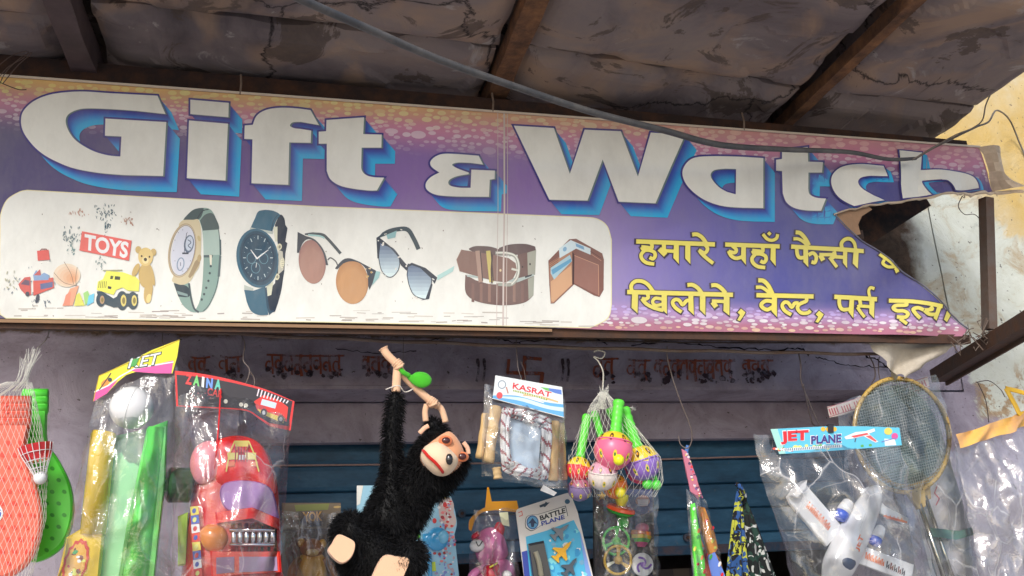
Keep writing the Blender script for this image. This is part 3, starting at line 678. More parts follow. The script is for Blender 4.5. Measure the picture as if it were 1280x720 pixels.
# Hindi lines: strokes (width in zoom units), pointed stems as outlines
def hindi():
    K = []   # (points, width or None for an outline)
    def z(ox, oy, strokes=(), stems=(), w=36):
        for q in strokes:
            ww = w
            if isinstance(q, tuple) and isinstance(q[1], (int, float)): q, ww = q
            K.append((zm(ox, oy, 8, crom(q, 5) if len(q) > 2 else q), ww / 8))
        for q in stems: K.append((zm(ox, oy, 8, q), None))
    ha = [[(272, 195), (275, 238), (225, 236), (170, 230)], [(172, 232), (195, 262), (250, 264), (300, 285), (308, 322), (285, 350), (252, 335)], [(200, 268), (168, 310), (180, 355), (225, 390), (300, 402)]]
    z(780, 280, [([(118, 176), (905, 206)], 44)] + ha + [([(395, 190), (397, 268)], 40), ([(390, 268), (520, 276)], 34), ([(350, 250), (385, 285), (412, 312)], 50), [(805, 205), (832, 250), (802, 292), (745, 262)], ([(748, 262), (775, 300), (830, 350), (888, 395)], 36), ([(678, 108), (728, 106), (780, 140), (815, 192)], 40)],
      [[(495, 195), (545, 195), (545, 402), (490, 340)], [(610, 195), (660, 195), (660, 402), (608, 345)]])
    z(890, 280, [([(128, 207), (672, 226)], 42), [(200, 220), (238, 258), (222, 288), (162, 276)], [(162, 272), (190, 322), (240, 345), (310, 325)]] + [[(x + 228, y + 36) for x, y in q] for q in ha] + [([(505, 103), (545, 150), (595, 165), (640, 145), (652, 104)], 32)],
      [[(290, 212), (335, 212), (335, 410), (285, 348)], [(585, 222), (632, 222), (632, 422), (580, 358)], [(545, 98), (568, 76), (592, 98), (570, 122)]])
    z(980, 280, [([(68, 228), (800, 270)], 42), [(122, 235), (128, 300), (150, 338), (205, 335)], [(240, 312), (285, 292), (318, 330), (305, 385), (270, 380)], ([(112, 85), (160, 95), (210, 150), (245, 215)], 40), ([(90, 150), (140, 152), (190, 180), (222, 215)], 32),
      ([(350, 308), (490, 308)], 34), ([(358, 312), (388, 365)], 46), [(495, 275), (502, 318), (470, 345), (450, 335)], ([(452, 335), (490, 385), (525, 432)], 32), ([(500, 328), (592, 335)], 34), ([(575, 250), (565, 198), (600, 158), (655, 152), (702, 190), (718, 262)], 36)],
      [[(188, 232), (235, 232), (238, 432), (190, 382)], [(585, 262), (628, 262), (625, 442), (585, 388)], [(695, 262), (748, 270), (730, 447), (682, 395)]])
    z(980, 280, [([(945, 305), (985, 338), (1060, 390), (1150, 462)], 30), ([(990, 362), (975, 398), (1030, 432), (1120, 425)], 30), ([(1112, 440), (1138, 482)], 40)])
    z(775, 335, [([(68, 241), (1125, 270)], 44), ([(120, 245), (108, 180), (150, 135), (220, 135), (280, 172), (330, 240)], 38), [(270, 258), (278, 295), (250, 312), (215, 306)], [(215, 308), (260, 360), (340, 402), (430, 425)], ([(415, 312), (350, 304), (322, 340), (352, 375), (415, 365)], 32),
      [(612, 442), (552, 400), (522, 350), (545, 318), (588, 325), (622, 368), (660, 330), (692, 325)], ([(670, 172), (720, 170), (772, 200), (812, 250)], 40), ([(915, 332), (1035, 336)], 34), ([(922, 342), (958, 392)], 50), ([(908, 176), (960, 174), (1010, 205), (1052, 252)], 40)],
      [[(118, 240), (178, 240), (172, 455), (112, 398)], [(412, 262), (465, 262), (466, 462), (412, 412)], [(680, 268), (728, 268), (735, 472), (680, 420)], [(795, 268), (850, 268), (850, 474), (795, 418)], [(1035, 278), (1090, 280), (1090, 478), (1030, 430)], [(1205, 408), (1250, 445), (1238, 470), (1195, 532), (1168, 520), (1196, 470), (1172, 445)]])
    z(910, 335, [([(280, 273), (850, 286)], 44), ([(440, 336), (375, 330), (328, 365), (345, 400), (390, 418), (440, 392)], 38), ([(298, 125), (350, 130), (400, 180), (440, 260)], 42), ([(275, 195), (330, 195), (380, 225), (412, 256)], 34), [(628, 468), (565, 430), (537, 380), (560, 345), (597, 350), (632, 392), (662, 355), (700, 352)],
      [(775, 288), (778, 330), (712, 362), (690, 405), (730, 450), (790, 450), (820, 428)], ([(1105, 300), (1108, 370), (1140, 416), (1215, 412)], 36)],
      [[(435, 285), (485, 285), (485, 492), (430, 432)], [(1210, 300), (1255, 300), (1252, 502), (1200, 440)], [(905, 428), (950, 465), (938, 490), (895, 550), (868, 540), (896, 490), (872, 465)]])
    K.append(([(1042, 371.3), (1096.5, 374)], 5.4))
    z(1060, 340, [[(112, 278), (122, 330), (92, 350)], ([(90, 352), (130, 405), (168, 450)], 32), ([(118, 340), (218, 346)], 32), ([(262, 168), (222, 158), (203, 192), (217, 248)], 30), ([(412, 285), (640, 298), (930, 348)], 40), [(572, 300), (570, 332), (482, 335), (452, 360), (482, 388), (545, 392), (582, 420), (555, 455), (478, 450)], ([(505, 470), (570, 522)], 34),
      [(700, 468), (655, 420), (635, 378), (680, 362), (735, 385)], [(800, 350), (818, 378), (745, 386)], [(740, 388), (790, 425), (870, 428)]],
      [[(215, 268), (268, 268), (262, 462), (215, 410)], [(875, 335), (922, 342), (880, 488), (842, 462)], [(985, 388), (1038, 422), (1000, 498), (962, 475)]])
    g = G(); dk, ye = C(58, 48, 66), C(206, 194, 92)
    for pts, w in K:
        if w: g.stroke(pts, w + 2.0, dk, .0016)
        else: g.stroke(pts, 2.6, dk, .0016, closed=True)
    for pts, w in K:
        if w: g.stroke(pts, w, ye, .0024, cap=False)
        else: g.poly(pts, ye, .0024)
    sbuild(g, 'hindi_lettering')
hindi()

# ------------------------------------------------------------------ pictures printed on the banner
PH = .0022
def print_toys():
    g = G(); q = lambda pts: zm(0, 240, 4.5, pts); r = random.Random(12); D = PH
    # worn away ink: dark flecks of the picture that has peeled off
    for cx, cy, sx, sy, n_, c in ((590, 110, 60, 50, 46, (70, 90, 100)), (400, 250, 80, 55, 42, (84, 106, 112)), (600, 200, 22, 45, 16, (60, 84, 96)), (410, 320, 40, 26, 14, (96, 128, 128)), (560, 400, 40, 50, 18, (110, 130, 130)), (440, 120, 60, 20, 16, (172, 130, 112)), (715, 165, 50, 24, 22, (160, 112, 92)), (170, 520, 130, 90, 36, (120, 130, 140)), (70, 500, 40, 70, 16, (170, 168, 140)), (230, 620, 60, 20, 16, (60, 80, 100))):
        for _ in range(n_):
            x = cx + r.gauss(0, .5) * sx; y = cy + r.gauss(0, .5) * sy; s = r.uniform(3, 11)
            a = r.uniform(40, 140)
            g.poly(q(ell(x, y, s, s * r.uniform(.2, .5), a, 7)), C(*mix(c, (190, 190, 184), r.random() * .5)), D)
    g.poly(q([(462, 222), (742, 275), (726, 388), (448, 330)]), C(206, 98, 92), D)
    g.text('TOYS', q([(478, 236), (728, 284), (716, 376), (474, 326)]), C(226, 222, 214), D, bold=.035)
    g.poly(q([(210, 332), (275, 326), (282, 382), (214, 388)]), C(200, 76, 72), D); g.stroke(q([(228, 332), (236, 322), (262, 322), (268, 330)]), .9, C(120, 60, 60), D)
    # fire engine
    g.poly(q([(105, 520), (140, 482), (172, 478), (176, 580), (150, 585), (115, 545)]), C(186, 84, 80), D); g.poly(q([(118, 520), (142, 494), (168, 500), (168, 528)]), C(96, 76, 96), D)
    g.poly(q([(188, 500), (300, 482), (306, 540), (190, 585)]), C(196, 82, 74), D); g.poly(q([(228, 518), (298, 506), (298, 536), (230, 550)]), C(86, 96, 136), D)
    g.poly(q([(188, 470), (205, 440), (228, 468), (250, 455), (280, 470), (274, 496), (192, 500)]), C(120, 150, 186), D); g.poly(q([(192, 470), (226, 436), (232, 470)]), C(180, 80, 80), D)
    g.poly(q(ell(212, 600, 10, 26, 12, 12)), C(52, 60, 76), D); g.poly(q(ell(156, 575, 12, 14, 0, 12)), C(62, 64, 76), D)
    # basket ball, beads
    b_ = ell(378, 455, 76, 66, 0, 28)
    for k in range(6):
        t = k / 5; g.poly(q([(378 + 34 * t + (x - 378) * (1 - .75 * t), 470 + 20 * t + (y - 455) * (1 - .75 * t)) for x, y in b_]), C(*mix((212, 194, 172), (206, 150, 112), t)), D)
    for pts in ([(305, 455), (360, 510), (440, 530)], [(362, 394), (400, 460), (415, 520)], [(436, 425), (428, 480), (430, 525)]): g.stroke(q(crom(pts)), .6, C(124, 96, 84), D)
    g.poly(q([(395, 545), (445, 528), (410, 640), (352, 642)]), C(226, 152, 122), D); g.poly(q([(372, 580), (400, 560), (395, 640), (356, 640)]), C(222, 132, 108), D)
    g.poly(q([(430, 580), (448, 566), (478, 640), (418, 642)]), C(206, 204, 96), D); g.poly(q([(470, 570), (495, 556), (512, 600), (480, 640)]), C(150, 196, 120), D); g.poly(q([(500, 585), (532, 570), (528, 620), (490, 642)]), C(110, 188, 214), D)
    # toy truck
    Y_, K_ = C(226, 212, 96), C(58, 74, 84)
    g.poly(q([(545, 560), (575, 560), (640, 600), (690, 570), (776, 575), (770, 640), (640, 650), (560, 620)]), K_, D)
    g.poly(q([(600, 445), (690, 452), (765, 478), (786, 500), (782, 560), (720, 556), (690, 538), (655, 552), (640, 580), (545, 552), (552, 505), (580, 492)]), Y_, D)
    g.poly(q([(580, 440), (690, 438), (690, 444), (580, 446)]), C(150, 150, 120), D)
    g.poly(q([(624, 472), (640, 474), (634, 492), (620, 490)]), C(80, 84, 60), D); g.poly(q([(648, 474), (678, 478), (676, 496), (646, 494)]), C(72, 76, 60), D); g.poly(q([(608, 530), (628, 534), (626, 548), (608, 545)]), C(70, 70, 70), D)
    for k in range(5): g.stroke(q([(560 + k * 10, 505), (556 + k * 10, 540)]), .8, C(110, 106, 60), D)
    for x, y, rx, ry in ((568, 608, 26, 38), (688, 612, 32, 54), (748, 612, 30, 50)):
        g.poly(q(ell(x, y, rx, ry, 0, 20)), K_, D); g.poly(q(ell(x + 8, y, rx * .5, ry * .62, 0, 16)), C(206, 190, 110) if x > 600 else C(170, 140, 110), D); g.poly(q(ell(x + 9, y, rx * .28, ry * .36, 0, 12)), C(130, 116, 70), D)
    # teddy bear
    T1, T2 = C(202, 178, 120), C(184, 158, 104)
    for pts in (ell(820, 470, 40, 70, 0), ell(835, 560, 24, 68, 8), ell(765, 440, 16, 40, 25), ell(856, 470, 12, 60, -12)): g.poly(q(pts), T2, D)
    g.poly(q(ell(779, 326, 17, 20, 0)), T2, D); g.poly(q(ell(864, 340, 16, 20, 0)), T2, D); g.poly(q(ell(820, 366, 42, 52, 0)), T1, D)
    g.poly(q(ell(819, 385, 18, 20, 0)), C(214, 196, 146), D); g.poly(q(ell(819, 381, 9, 10, 0)), C(62, 54, 50), D); g.poly(q(ell(798, 362, 5, 6, 0)), C(60, 50, 46), D); g.poly(q(ell(842, 366, 5, 6, 0)), C(60, 50, 46), D)
    g.poly(q(ell(838, 600, 14, 26, 10)), C(212, 190, 130), D)
    sbuild(g, 'printed_toys')
def print_watches():
    q = lambda pts: zm(200, 250, 4.8, pts); D = PH
    g = G()
    dk, gr, gr2, gold = C(72, 88, 92), C(126, 150, 142), C(154, 172, 164), C(190, 178, 148)
    g.poly(q(path([(150, 105), (200, 60), (260, 48), (305, 60), (335, 110), (352, 180), (365, 300), (362, 400), (345, 520), (310, 610), (270, 665), (225, 675)], [(225, 675), (180, 668), (130, 620), (95, 530), (80, 480)], (180, 500), [(180, 500), (190, 570), (205, 640), (215, 655), (240, 600), (255, 500), (262, 330), (255, 190), (235, 120)])), gr, D)
    g.poly(q(path([(240, 125), (270, 90), (310, 80), (335, 110), (352, 180), (258, 185)])), C(80, 92, 92), D)
    g.poly(q([(258, 185), (352, 178), (358, 330), (262, 332)]), gr2, D); g.poly(q([(262, 332), (318, 330), (316, 346), (262, 346)]), dk, D)
    g.poly(q([(356, 235), (367, 240), (368, 330), (358, 330)]), dk, D); g.poly(q([(355, 335), (368, 335), (360, 460), (345, 460)]), C(98, 112, 112), D)
    g.poly(q([(296, 330), (312, 332), (310, 398), (302, 400)]), C(206, 200, 182), D)
    for x, y in ((305, 398), (299, 440), (291, 486), (278, 528), (265, 566), (251, 598)): g.poly(q(ell(x, y, 7, 8, 0, 10)), C(66, 76, 80), D)
    g.poly(q(path([(150, 105), (200, 60), (250, 50), (262, 60), (232, 118), (140, 120)])), C(70, 84, 86), D); g.stroke(q(crom([(225, 110), (255, 68), (290, 58)])), 1.2, C(58, 66, 72), D)
    g.stroke(q(crom([(175, 505), (185, 580), (205, 650), (230, 672)])), 2.4, C(70, 82, 86), D); g.poly(q(path([(82, 500), (165, 520), (175, 580), (110, 580)])), C(58, 70, 76), D); g.poly(q([(100, 545), (165, 565), (168, 580), (108, 566)]), C(124, 144, 142), D)
    g.stroke(q(crom([(352, 180), (362, 300), (345, 500), (300, 620), (260, 668)])), .9, C(76, 90, 92), D)
    g.poly(q(path([(115, 145), (140, 122), (200, 120), (232, 122), (248, 200), (240, 380), (210, 440), (180, 490), (130, 510), (75, 490), (80, 460)])), gold, D)
    g.poly(q([(210, 370), (240, 340), (240, 380), (200, 450), (180, 470), (170, 460)]), C(150, 132, 104), D); g.poly(q(ell(234, 232, 9, 18, -15)), C(176, 160, 120), D); g.poly(q(ell(236, 350, 12, 22, 8)), C(168, 148, 112), D)
    g.poly(q(ell(134, 304, 82, 165, 10, 36)), C(168, 150, 122), D); g.poly(q(ell(136, 304, 74, 156, 10, 36)), C(206, 200, 186), D); g.poly(q(ell(138, 304, 68, 148, 10, 36)), C(188, 190, 200), D)
    g.stroke(q(ell(136, 304, 72, 152, 10, 36)), .7, C(96, 92, 96), D, closed=True)
    g.poly(q(ell(174, 265, 30, 54, 8)), C(92, 104, 122), D); g.poly(q(ell(176, 262, 22, 44, 8)), C(176, 184, 196), D); g.stroke(q(crom([(168, 240), (186, 256), (170, 275), (186, 290)])), 1.0, C(70, 84, 104), D); g.poly(q([(134, 316), (172, 316), (172, 326), (134, 326)]), C(60, 66, 76), D)
    g.stroke(q(ell(124, 386, 20, 38, 8, 20)), 1.4, C(124, 140, 160), D, closed=True); g.stroke(q([(124, 376), (124, 396)]), .8, C(90, 100, 120), D); g.stroke(q([(160, 200), (145, 320)]), .8, C(80, 84, 96), D)
    for k in range(12):
        a = k * math.pi / 6; g.poly(q(ell(137 + 54 * math.cos(a), 304 + 124 * math.sin(a), 3, 5, 0, 6)), C(150, 150, 160), D)
    sbuild(g, 'printed_watch')
    g = G(); t1, t2, t3 = C(52, 92, 112), C(34, 66, 86), C(30, 42, 58)
    g.poly(q(path([(690, 150), (720, 90), (745, 110), (752, 150)], (765, 170), (752, 250), (764, 260), (752, 320), (745, 430), [(740, 460), (728, 540), (710, 610), (690, 670)], (660, 680), (640, 560), (690, 500), (712, 300))), t3, D)
    g.poly(q(path([(545, 165), (570, 110), (590, 70), (630, 60)], [(630, 60), (680, 66), (720, 90), (700, 120), (680, 170), (672, 200)])), t1, D); g.stroke(q(crom([(668, 190), (680, 130), (705, 92)])), .9, C(36, 62, 80), D)
    g.poly(q([(680, 165), (705, 160), (704, 250), (690, 250)]), C(196, 196, 176), D); g.poly(q([(640, 520), (680, 490), (668, 570), (642, 580)]), C(192, 192, 170), D); g.poly(q([(540, 166), (680, 190), (676, 206), (540, 182)]), C(168, 176, 170), D)
    g.poly(q(path((505, 540), (560, 545), (632, 520), [(640, 560), (645, 640), (650, 690)], [(650, 690), (590, 690), (545, 665), (520, 610)])), t1, D); g.poly(q(path((628, 530), (640, 524), [(648, 600), (660, 660), (690, 660)], (655, 692), [(640, 640), (634, 590)])), t2, D)
    g.poly(q([(505, 510), (560, 530), (560, 545), (506, 538)]), C(170, 176, 168), D)
    for x, y in ((716, 282), (702, 462)): g.poly(q(ell(x, y, 15, 20, 10, 12)), C(196, 192, 164), D); g.poly(q(ell(x + 2, y, 7, 10, 10, 10)), C(126, 124, 110), D)
    g.poly(q([(712, 300), (736, 310), (742, 420), (708, 450)]), C(176, 174, 160), D); g.poly(q(ell(734, 378, 13, 32, 4)), C(206, 202, 176), D)
    for k in range(5): g.stroke(q([(730, 354 + k * 11), (744, 356 + k * 11)]), .5, C(120, 118, 104), D)
    g.poly(q(ell(585, 350, 126, 178, -8, 40)), t1, D); g.poly(q(ell(590, 350, 112, 164, -8, 40)), t2, D); g.poly(q(ell(588, 348, 100, 146, -8, 40)), C(26, 52, 72), D); g.poly(q(ell(586, 346, 92, 138, -8, 40)), C(32, 64, 84), D)
    for cx, cy in ((548, 350), (622, 352), (574, 408)):
        g.stroke(q(ell(cx, cy, 26, 32, -8, 18)), .7, C(96, 136, 150), D, closed=True)
    for k in range(12):
        a = k * math.pi / 6; c_, s_ = math.cos(a), math.sin(a); g.stroke(q([(588 + 74 * c_, 348 + 112 * s_), (588 + 88 * c_, 348 + 132 * s_)]), .9, C(186, 200, 204), D)
    g.stroke(q([(582, 352), (545, 300)]), [2.0, .8], C(226, 226, 222), D); g.stroke(q([(582, 352), (650, 300)]), [2.0, .7], C(226, 226, 222), D); g.stroke(q([(576, 405), (580, 378)]), .8, C(220, 220, 220), D); g.stroke(q([(570, 296), (610, 300)]), .6, C(160, 180, 190), D)
    for k in range(24):
        a = k * math.pi / 12; g.poly(q(ell(588 + 84 * math.cos(a), 348 + 126 * math.sin(a), 1.6, 2, 0, 5)), C(170, 190, 196), D)
    sbuild(g, 'printed_watch')
def print_glasses():
    q = lambda pts: zm(360, 275, 5.818, pts); D = PH; dk = C(56, 62, 72); r = random.Random(8)
    g = G()
    g.stroke(q(crom([(125, 104), (240, 106), (290, 140), (378, 240)])), [1.8, 2.4, 3.4, 4.2] + [3.6] * 15, C(64, 74, 80), D); g.stroke(q(crom([(150, 110), (230, 118), (262, 132)])), 2.0, C(150, 188, 186), D)
    for k in range(6):
        t = k / 5; g.poly(q([(172 + (x - 172) * (1 - .16 * t), 305 + 30 * t + (y - 305) * (1 - .2 * t)) for x, y in ell(176, 305, 98, 160, -6, 36)]), C(*mix((146, 106, 100), (158, 120, 108), t)), D)
    g.poly(q(path((70, 88), (130, 118), [(130, 118), (190, 140), (240, 190), (272, 250), (292, 330)], (275, 328), [(270, 300), (250, 230), (205, 165), (150, 140), (110, 165), (88, 215), (80, 240)], (65, 240))), dk, D)
    g.stroke(q(crom([(290, 290), (310, 276), (345, 300), (360, 330)])), 1.4, C(70, 72, 78), D)
    for k in range(6):
        t = k / 5; g.poly(q([(466 + (x - 466) * (1 - .16 * t), 450 + 30 * t + (y - 450) * (1 - .2 * t)) for x, y in ell(466, 452, 118, 160, -4, 36)]), C(*mix((168, 122, 84), (180, 136, 96), t)), D)
    g.poly(q(path((342, 355), [(350, 340), (400, 290), (450, 280), (520, 305)], (640, 370), (620, 450), (592, 508), (582, 480), [(582, 420), (560, 350), (510, 310), (450, 302), (400, 318)], (358, 360))), dk, D)
    g.poly(q([(640, 372), (672, 378), (660, 420), (610, 478)]), C(140, 176, 176), D)
    for _ in range(9): g.poly(q(ell(r.uniform(560, 625), r.uniform(340, 420), r.uniform(5, 12), r.uniform(3, 8), r.uniform(0, 90), 7)), C(*r.choice(((206, 190, 160), (190, 180, 168), (180, 150, 100)))), D)
    sbuild(g, 'printed_sunglasses')
    g = G()
    g.stroke(q(crom([(650, 135), (720, 90), (800, 68), (870, 72), (915, 140), (945, 205)])), [2.6, 2.6, 2.4, 3.4, 5, 5] + [5.4] * 25, C(58, 72, 80), D)
    g.poly(q([(715, 110), (790, 78), (780, 128), (725, 140)]), C(130, 168, 170), D)
    def lens(pts, cx, cy):
        ys = [p[1] for p in pts]; lo, hi = min(ys), max(ys)
        for k in range(9):
            y0 = lo + (hi - lo) * k / 9
            pp = [(x, max(y, y0)) for x, y in pts]; g.poly(q(pp), C(*mix((98, 112, 134), (196, 212, 214), k / 8)), D)
    l1 = path([(665, 165), (700, 185), (760, 210), (805, 265)], [(810, 320), (795, 370), (755, 412), (715, 405), (680, 360), (662, 280)])
    l2 = path([(875, 325), (930, 335), (985, 370), (1040, 425)], [(1040, 480), (1015, 560), (985, 572), (920, 545), (885, 480), (868, 400)])
    for l_ in (l1, l2): g.stroke(q(l_), 2.0, dk, D, closed=True); lens(l_, 0, 0)
    g.poly(q([(642, 130), (660, 125), (740, 190), (800, 255), (865, 330), (900, 312), (1000, 350), (1085, 420), (1065, 465), (1035, 420), (960, 350), (900, 330), (870, 345), (862, 370), (820, 330), (800, 268), (745, 205), (672, 165), (660, 280), (650, 280)]), dk, D)
    g.poly(q([(1085, 405), (1210, 335), (1198, 375), (1085, 440)]), C(164, 198, 194), D); g.poly(q([(1000, 572), (1040, 460), (1050, 470), (1025, 575), (965, 584)]), dk, D)
    for _ in range(16):
        x, y = r.choice(((740, 190), (700, 180), (810, 275), (690, 385), (870, 330), (930, 560), (790, 360), (705, 400), (710, 110), (830, 75)))
        g.poly(q(ell(x + r.uniform(-14, 14), y + r.uniform(-10, 10), r.uniform(4, 14), r.uniform(2, 7), r.uniform(0, 180), 7)), C(204, 200, 192), D)
    g.poly(q(ell(656, 152, 6, 5, 0, 8)), C(200, 200, 196), D); g.poly(q(ell(1055, 432, 12, 5, 30, 8)), C(200, 200, 196), D)
    sbuild(g, 'printed_sunglasses')
def print_belt_wallet():
    q = lambda pts: zm(560, 280, 5.818, pts); D = PH
    br, br2, bd = C(126, 100, 92), C(108, 86, 82), C(74, 58, 60)
    g = G()
    g.poly(q(path([(125, 370), (128, 500), (200, 560), (330, 588), (450, 590), (560, 570), (620, 520)], (625, 380), [(620, 380), (500, 420), (330, 440), (200, 410)])), br2, D)
    for k in range(7): g.poly(q([(170 + k * 60, 430 + 8 * math.sin(k)), (190 + k * 60, 434), (190 + k * 60, 570), (170 + k * 60, 566)]), C(*mix((118, 92, 86), (136, 108, 98), (k % 3) / 2)), D)
    g.poly(q([(580, 400), (625, 380), (620, 520), (585, 550)]), C(150, 152, 140), D)
    g.poly(q(path([(150, 180), (200, 162), (300, 165), (370, 185)], [(370, 175), (450, 150), (560, 146), (632, 165)], (640, 200), [(560, 215), (500, 225), (380, 230), (220, 215), (155, 190)])), C(96, 80, 80), D)
    g.poly(q([(505, 225), (640, 190), (630, 370), (500, 410)]), br2, D); g.poly(q([(575, 210), (640, 190), (632, 370), (580, 385)]), C(152, 152, 140), D)
    g.poly(q([(510, 395), (625, 365), (620, 380), (505, 425), (140, 385), (130, 370)]), C(164, 176, 172), D); g.poly(q([(558, 380), (610, 366), (606, 378), (560, 394)]), C(56, 60, 66), D)
    g.poly(q([(98, 188), (330, 225), (440, 250), (490, 285), (500, 340), (470, 400), (420, 425), (330, 415), (85, 345), (62, 260)]), br, D); g.stroke(q([(98, 188), (62, 260), (85, 345)]), .8, C(150, 120, 108), D)
    for x, c in ((222, C(158, 132, 120)), (300, C(186, 172, 104))):
        g.stroke(q([(x - 8, 205), (x + 2, 300), (x + 14, 415)]), 5.4, c, D); g.stroke(q([(x + 12, 210), (x + 20, 300), (x + 28, 412)]), 1.2, C(70, 58, 60), D)
    g.stroke(q([(322, 225), (314, 330), (318, 430)]), 2.0, bd, D); g.stroke(q(crom([(350, 212), (430, 215), (490, 240), (512, 310), (500, 390), (460, 440), (370, 440)])), 4.0, C(150, 152, 142), D); g.stroke(q(crom([(352, 210), (432, 212), (492, 238), (514, 310), (502, 388), (462, 438)])), 1.8, C(206, 206, 196), D)
    g.stroke(q([(465, 328), (505, 338)]), 2.6, C(196, 196, 186), D); g.poly(q(ell(380, 338, 8, 10, 0, 10)), C(206, 186, 150), D); g.poly(q(ell(595, 293, 6, 9, 0, 8)), C(60, 60, 60), D); g.poly(q(ell(540, 313, 6, 8, 0, 8)), C(60, 52, 54), D)
    sbuild(g, 'printed_belt')
    g = G(); w1, w2, w3 = C(156, 118, 98), C(120, 84, 76), C(190, 150, 118)
    g.poly(q([(728, 268), (880, 112), (930, 108), (1120, 215), (1132, 260), (1130, 480), (1100, 532), (1060, 520), (915, 440), (770, 578), (745, 580), (735, 440)]), w2, D)
    g.poly(q([(735, 285), (890, 190), (905, 200), (905, 440), (765, 575), (745, 575)]), w1, D); g.poly(q([(745, 420), (895, 300), (900, 440), (765, 570), (750, 560)]), w3, D)
    g.poly(q([(805, 180), (890, 118), (1035, 180), (1035, 225), (930, 180), (810, 250)]), C(186, 200, 204), D); g.poly(q([(925, 140), (985, 165), (990, 190), (930, 165)]), C(110, 150, 180), D); g.poly(q(ell(848, 184, 14, 18, 20, 10)), C(126, 160, 184), D)
    g.poly(q([(745, 320), (885, 225), (900, 270), (770, 405), (745, 360)]), C(152, 180, 190), D); g.poly(q([(750, 335), (895, 250), (895, 275), (760, 370)]), C(96, 146, 176), D)
    for k in range(3): g.stroke(q([(740, 290 + k * 14), (800, 250 + k * 14)]), .7, C(120, 80, 66), D)
    g.poly(q([(918, 230), (1092, 300), (1095, 520), (915, 430)]), C(138, 100, 90), D); g.stroke(q([(918, 230), (1092, 300), (1095, 520)]), .8, C(178, 136, 112), D); g.poly(q([(902, 200), (918, 225), (915, 440), (902, 440)]), C(70, 50, 50), D)
    g.stroke(q([(1035, 200), (1115, 250)]), .8, C(90, 60, 56), D); g.stroke(q([(1040, 220), (1112, 268)]), .8, C(170, 128, 108), D)
    sbuild(g, 'printed_wallet')
print_toys(); print_watches(); print_glasses(); print_belt_wallet()

# ------------------------------------------------------------------ frame and loose ends of the banner
g = G()
# flap end: the bare back of the vinyl turned outwards, and the white back curled under the tear
BE, BE2 = C(196, 178, 156), C(150, 130, 112)
edge = [(1222, 184), (1226, 194), (1229, 206), (1233, 216), (1240, 226), (1247, 237)]; out_ = [(1246, 186), (1246, 196), (1249, 207), (1253, 218), (1262, 228), (1274, 237)]
for i in range(5):
    for k in range(4):
        a, b_ = k / 4, (k + 1) / 4
        q4 = [tuple(mix(edge[i], out_[i], a)), tuple(mix(edge[i], out_[i], b_)), tuple(mix(edge[i + 1], out_[i + 1], b_)), tuple(mix(edge[i + 1], out_[i + 1], a))]
        vs_ = [g.v((x, y, .004 + .035 * math.sin(w * 2.6) + .006 * math.sin(y * .5))) for (x, y), w in zip(q4, (a, b_, b_, a))]; g.f(vs_, mix(BE, BE2, (i + k) % 3 / 4))
def lip(line, w0, w1, col, curl):
    """a rolled edge showing the pale back of the vinyl"""
    n_ = len(line)
    for i in range(n_ - 1):
        for k in range(3):
            pts = []
            for j, kk in ((i, k), (i + 1, k), (i + 1, k + 1), (i, k + 1)):
                w = w0 + (w1 - w0) * j / (n_ - 1); t = kk / 3
                pts.append((line[j][0] + math.sin(j * 2.1) * .8 * t, line[j][1] + w * t * (.75 + .45 * noise.noise(Vector((j * .7, 3, 1)))), .003 + curl * math.sin(t * 2.8)))
            g.f([g.v(p) for p in pts], col)
fine = crom(TEAR_UP, 3)
lip(fine, 6.5, 3.0, BE, .007); lip(crom(TEAR_LO, 2), -1.6, -2.2, C(120, 122, 140), .006)
g.poly([(1040, 267), (1060, 261), (1082, 256), (1090, 262), (1078, 270), (1074, 280), (1078, 292), (1068, 294), (1054, 283)], C(150, 120, 96), -.004)
sbuild(g, 'torn_vinyl_back', attr_mat('vinyl_back', rough=.8, spec=.2, bump=.5, bscale=30, bdist=.01, grime=.5, gscale=12, gcol=(.24, .17, .11)))
# hanging scrap below
g = G()
def scrap(u, v): return .05 * v - .02 * math.sin(u * 7) * v
m_ = at(2.53); rows = []
for j in range(9):
    v = j / 8; row = []
    for i in range(15):
        u = i / 14; x0, x1 = 1082 + 46 * v + 3 * math.sin(j * 1.7), 1212 - 70 * v + 3 * math.sin(j * 2.3)
        row.append(g.v(m_(x0 + (x1 - x0) * u, 421 + 46 * v + 4 * math.sin(u * 9) * v, -.02 + .02 * math.sin(u * 8 + v * 2) - .03 * v)))
    rows.append(row)
for j in range(8):
    for i in range(14): g.f([rows[j][i], rows[j][i + 1], rows[j + 1][i + 1], rows[j + 1][i]], C(178, 170, 156))
g.build('hanging_scrap', bpy.data.materials['vinyl_back'], signboard, smooth=True)
def SW(px, py, h): return S(px, py, h)
DKB = C(62, 50, 46)
up_ = (SW(600, 137, 0) - SW(600, 300, 0)).normalized()
def fbar(name, a, b_, w, h, back, col=DKB, mat=None):
    g = G(); off = -SN * (back); g.bar(SW(*a, 0) + off, SW(*b_, 0) + off, w, h, col, up=up_)
    return g.build(name, mat or M_IRON, signboard)
g = G()                                                                 # top angle iron, taller towards the left
a0, a1 = SW(-60, 91, 0) - SN * .022, SW(1216, 183, 0) - SN * .022
for (ya, yb) in ((-.006, .034),):
    l0, l1, r0, r1 = a0 + Vector((0, 0, .006)), a0 + Vector((0, 0, .075)), a1 + Vector((0, 0, .002)), a1 + Vector((0, 0, .028))
    q8 = [l0, r0, r1, l1, l0 + Vector((0, .05, 0)), r0 + Vector((0, .05, 0)), r1 + Vector((0, .05, 0)), l1 + Vector((0, .05, 0))]; v = [g.v(p) for p in q8]
    for f_ in ((0, 1, 2, 3), (7, 6, 5, 4), (0, 4, 5, 1), (3, 2, 6, 7), (0, 3, 7, 4), (1, 5, 6, 2)): g.f([v[i] for i in f_], C(48, 38, 36))
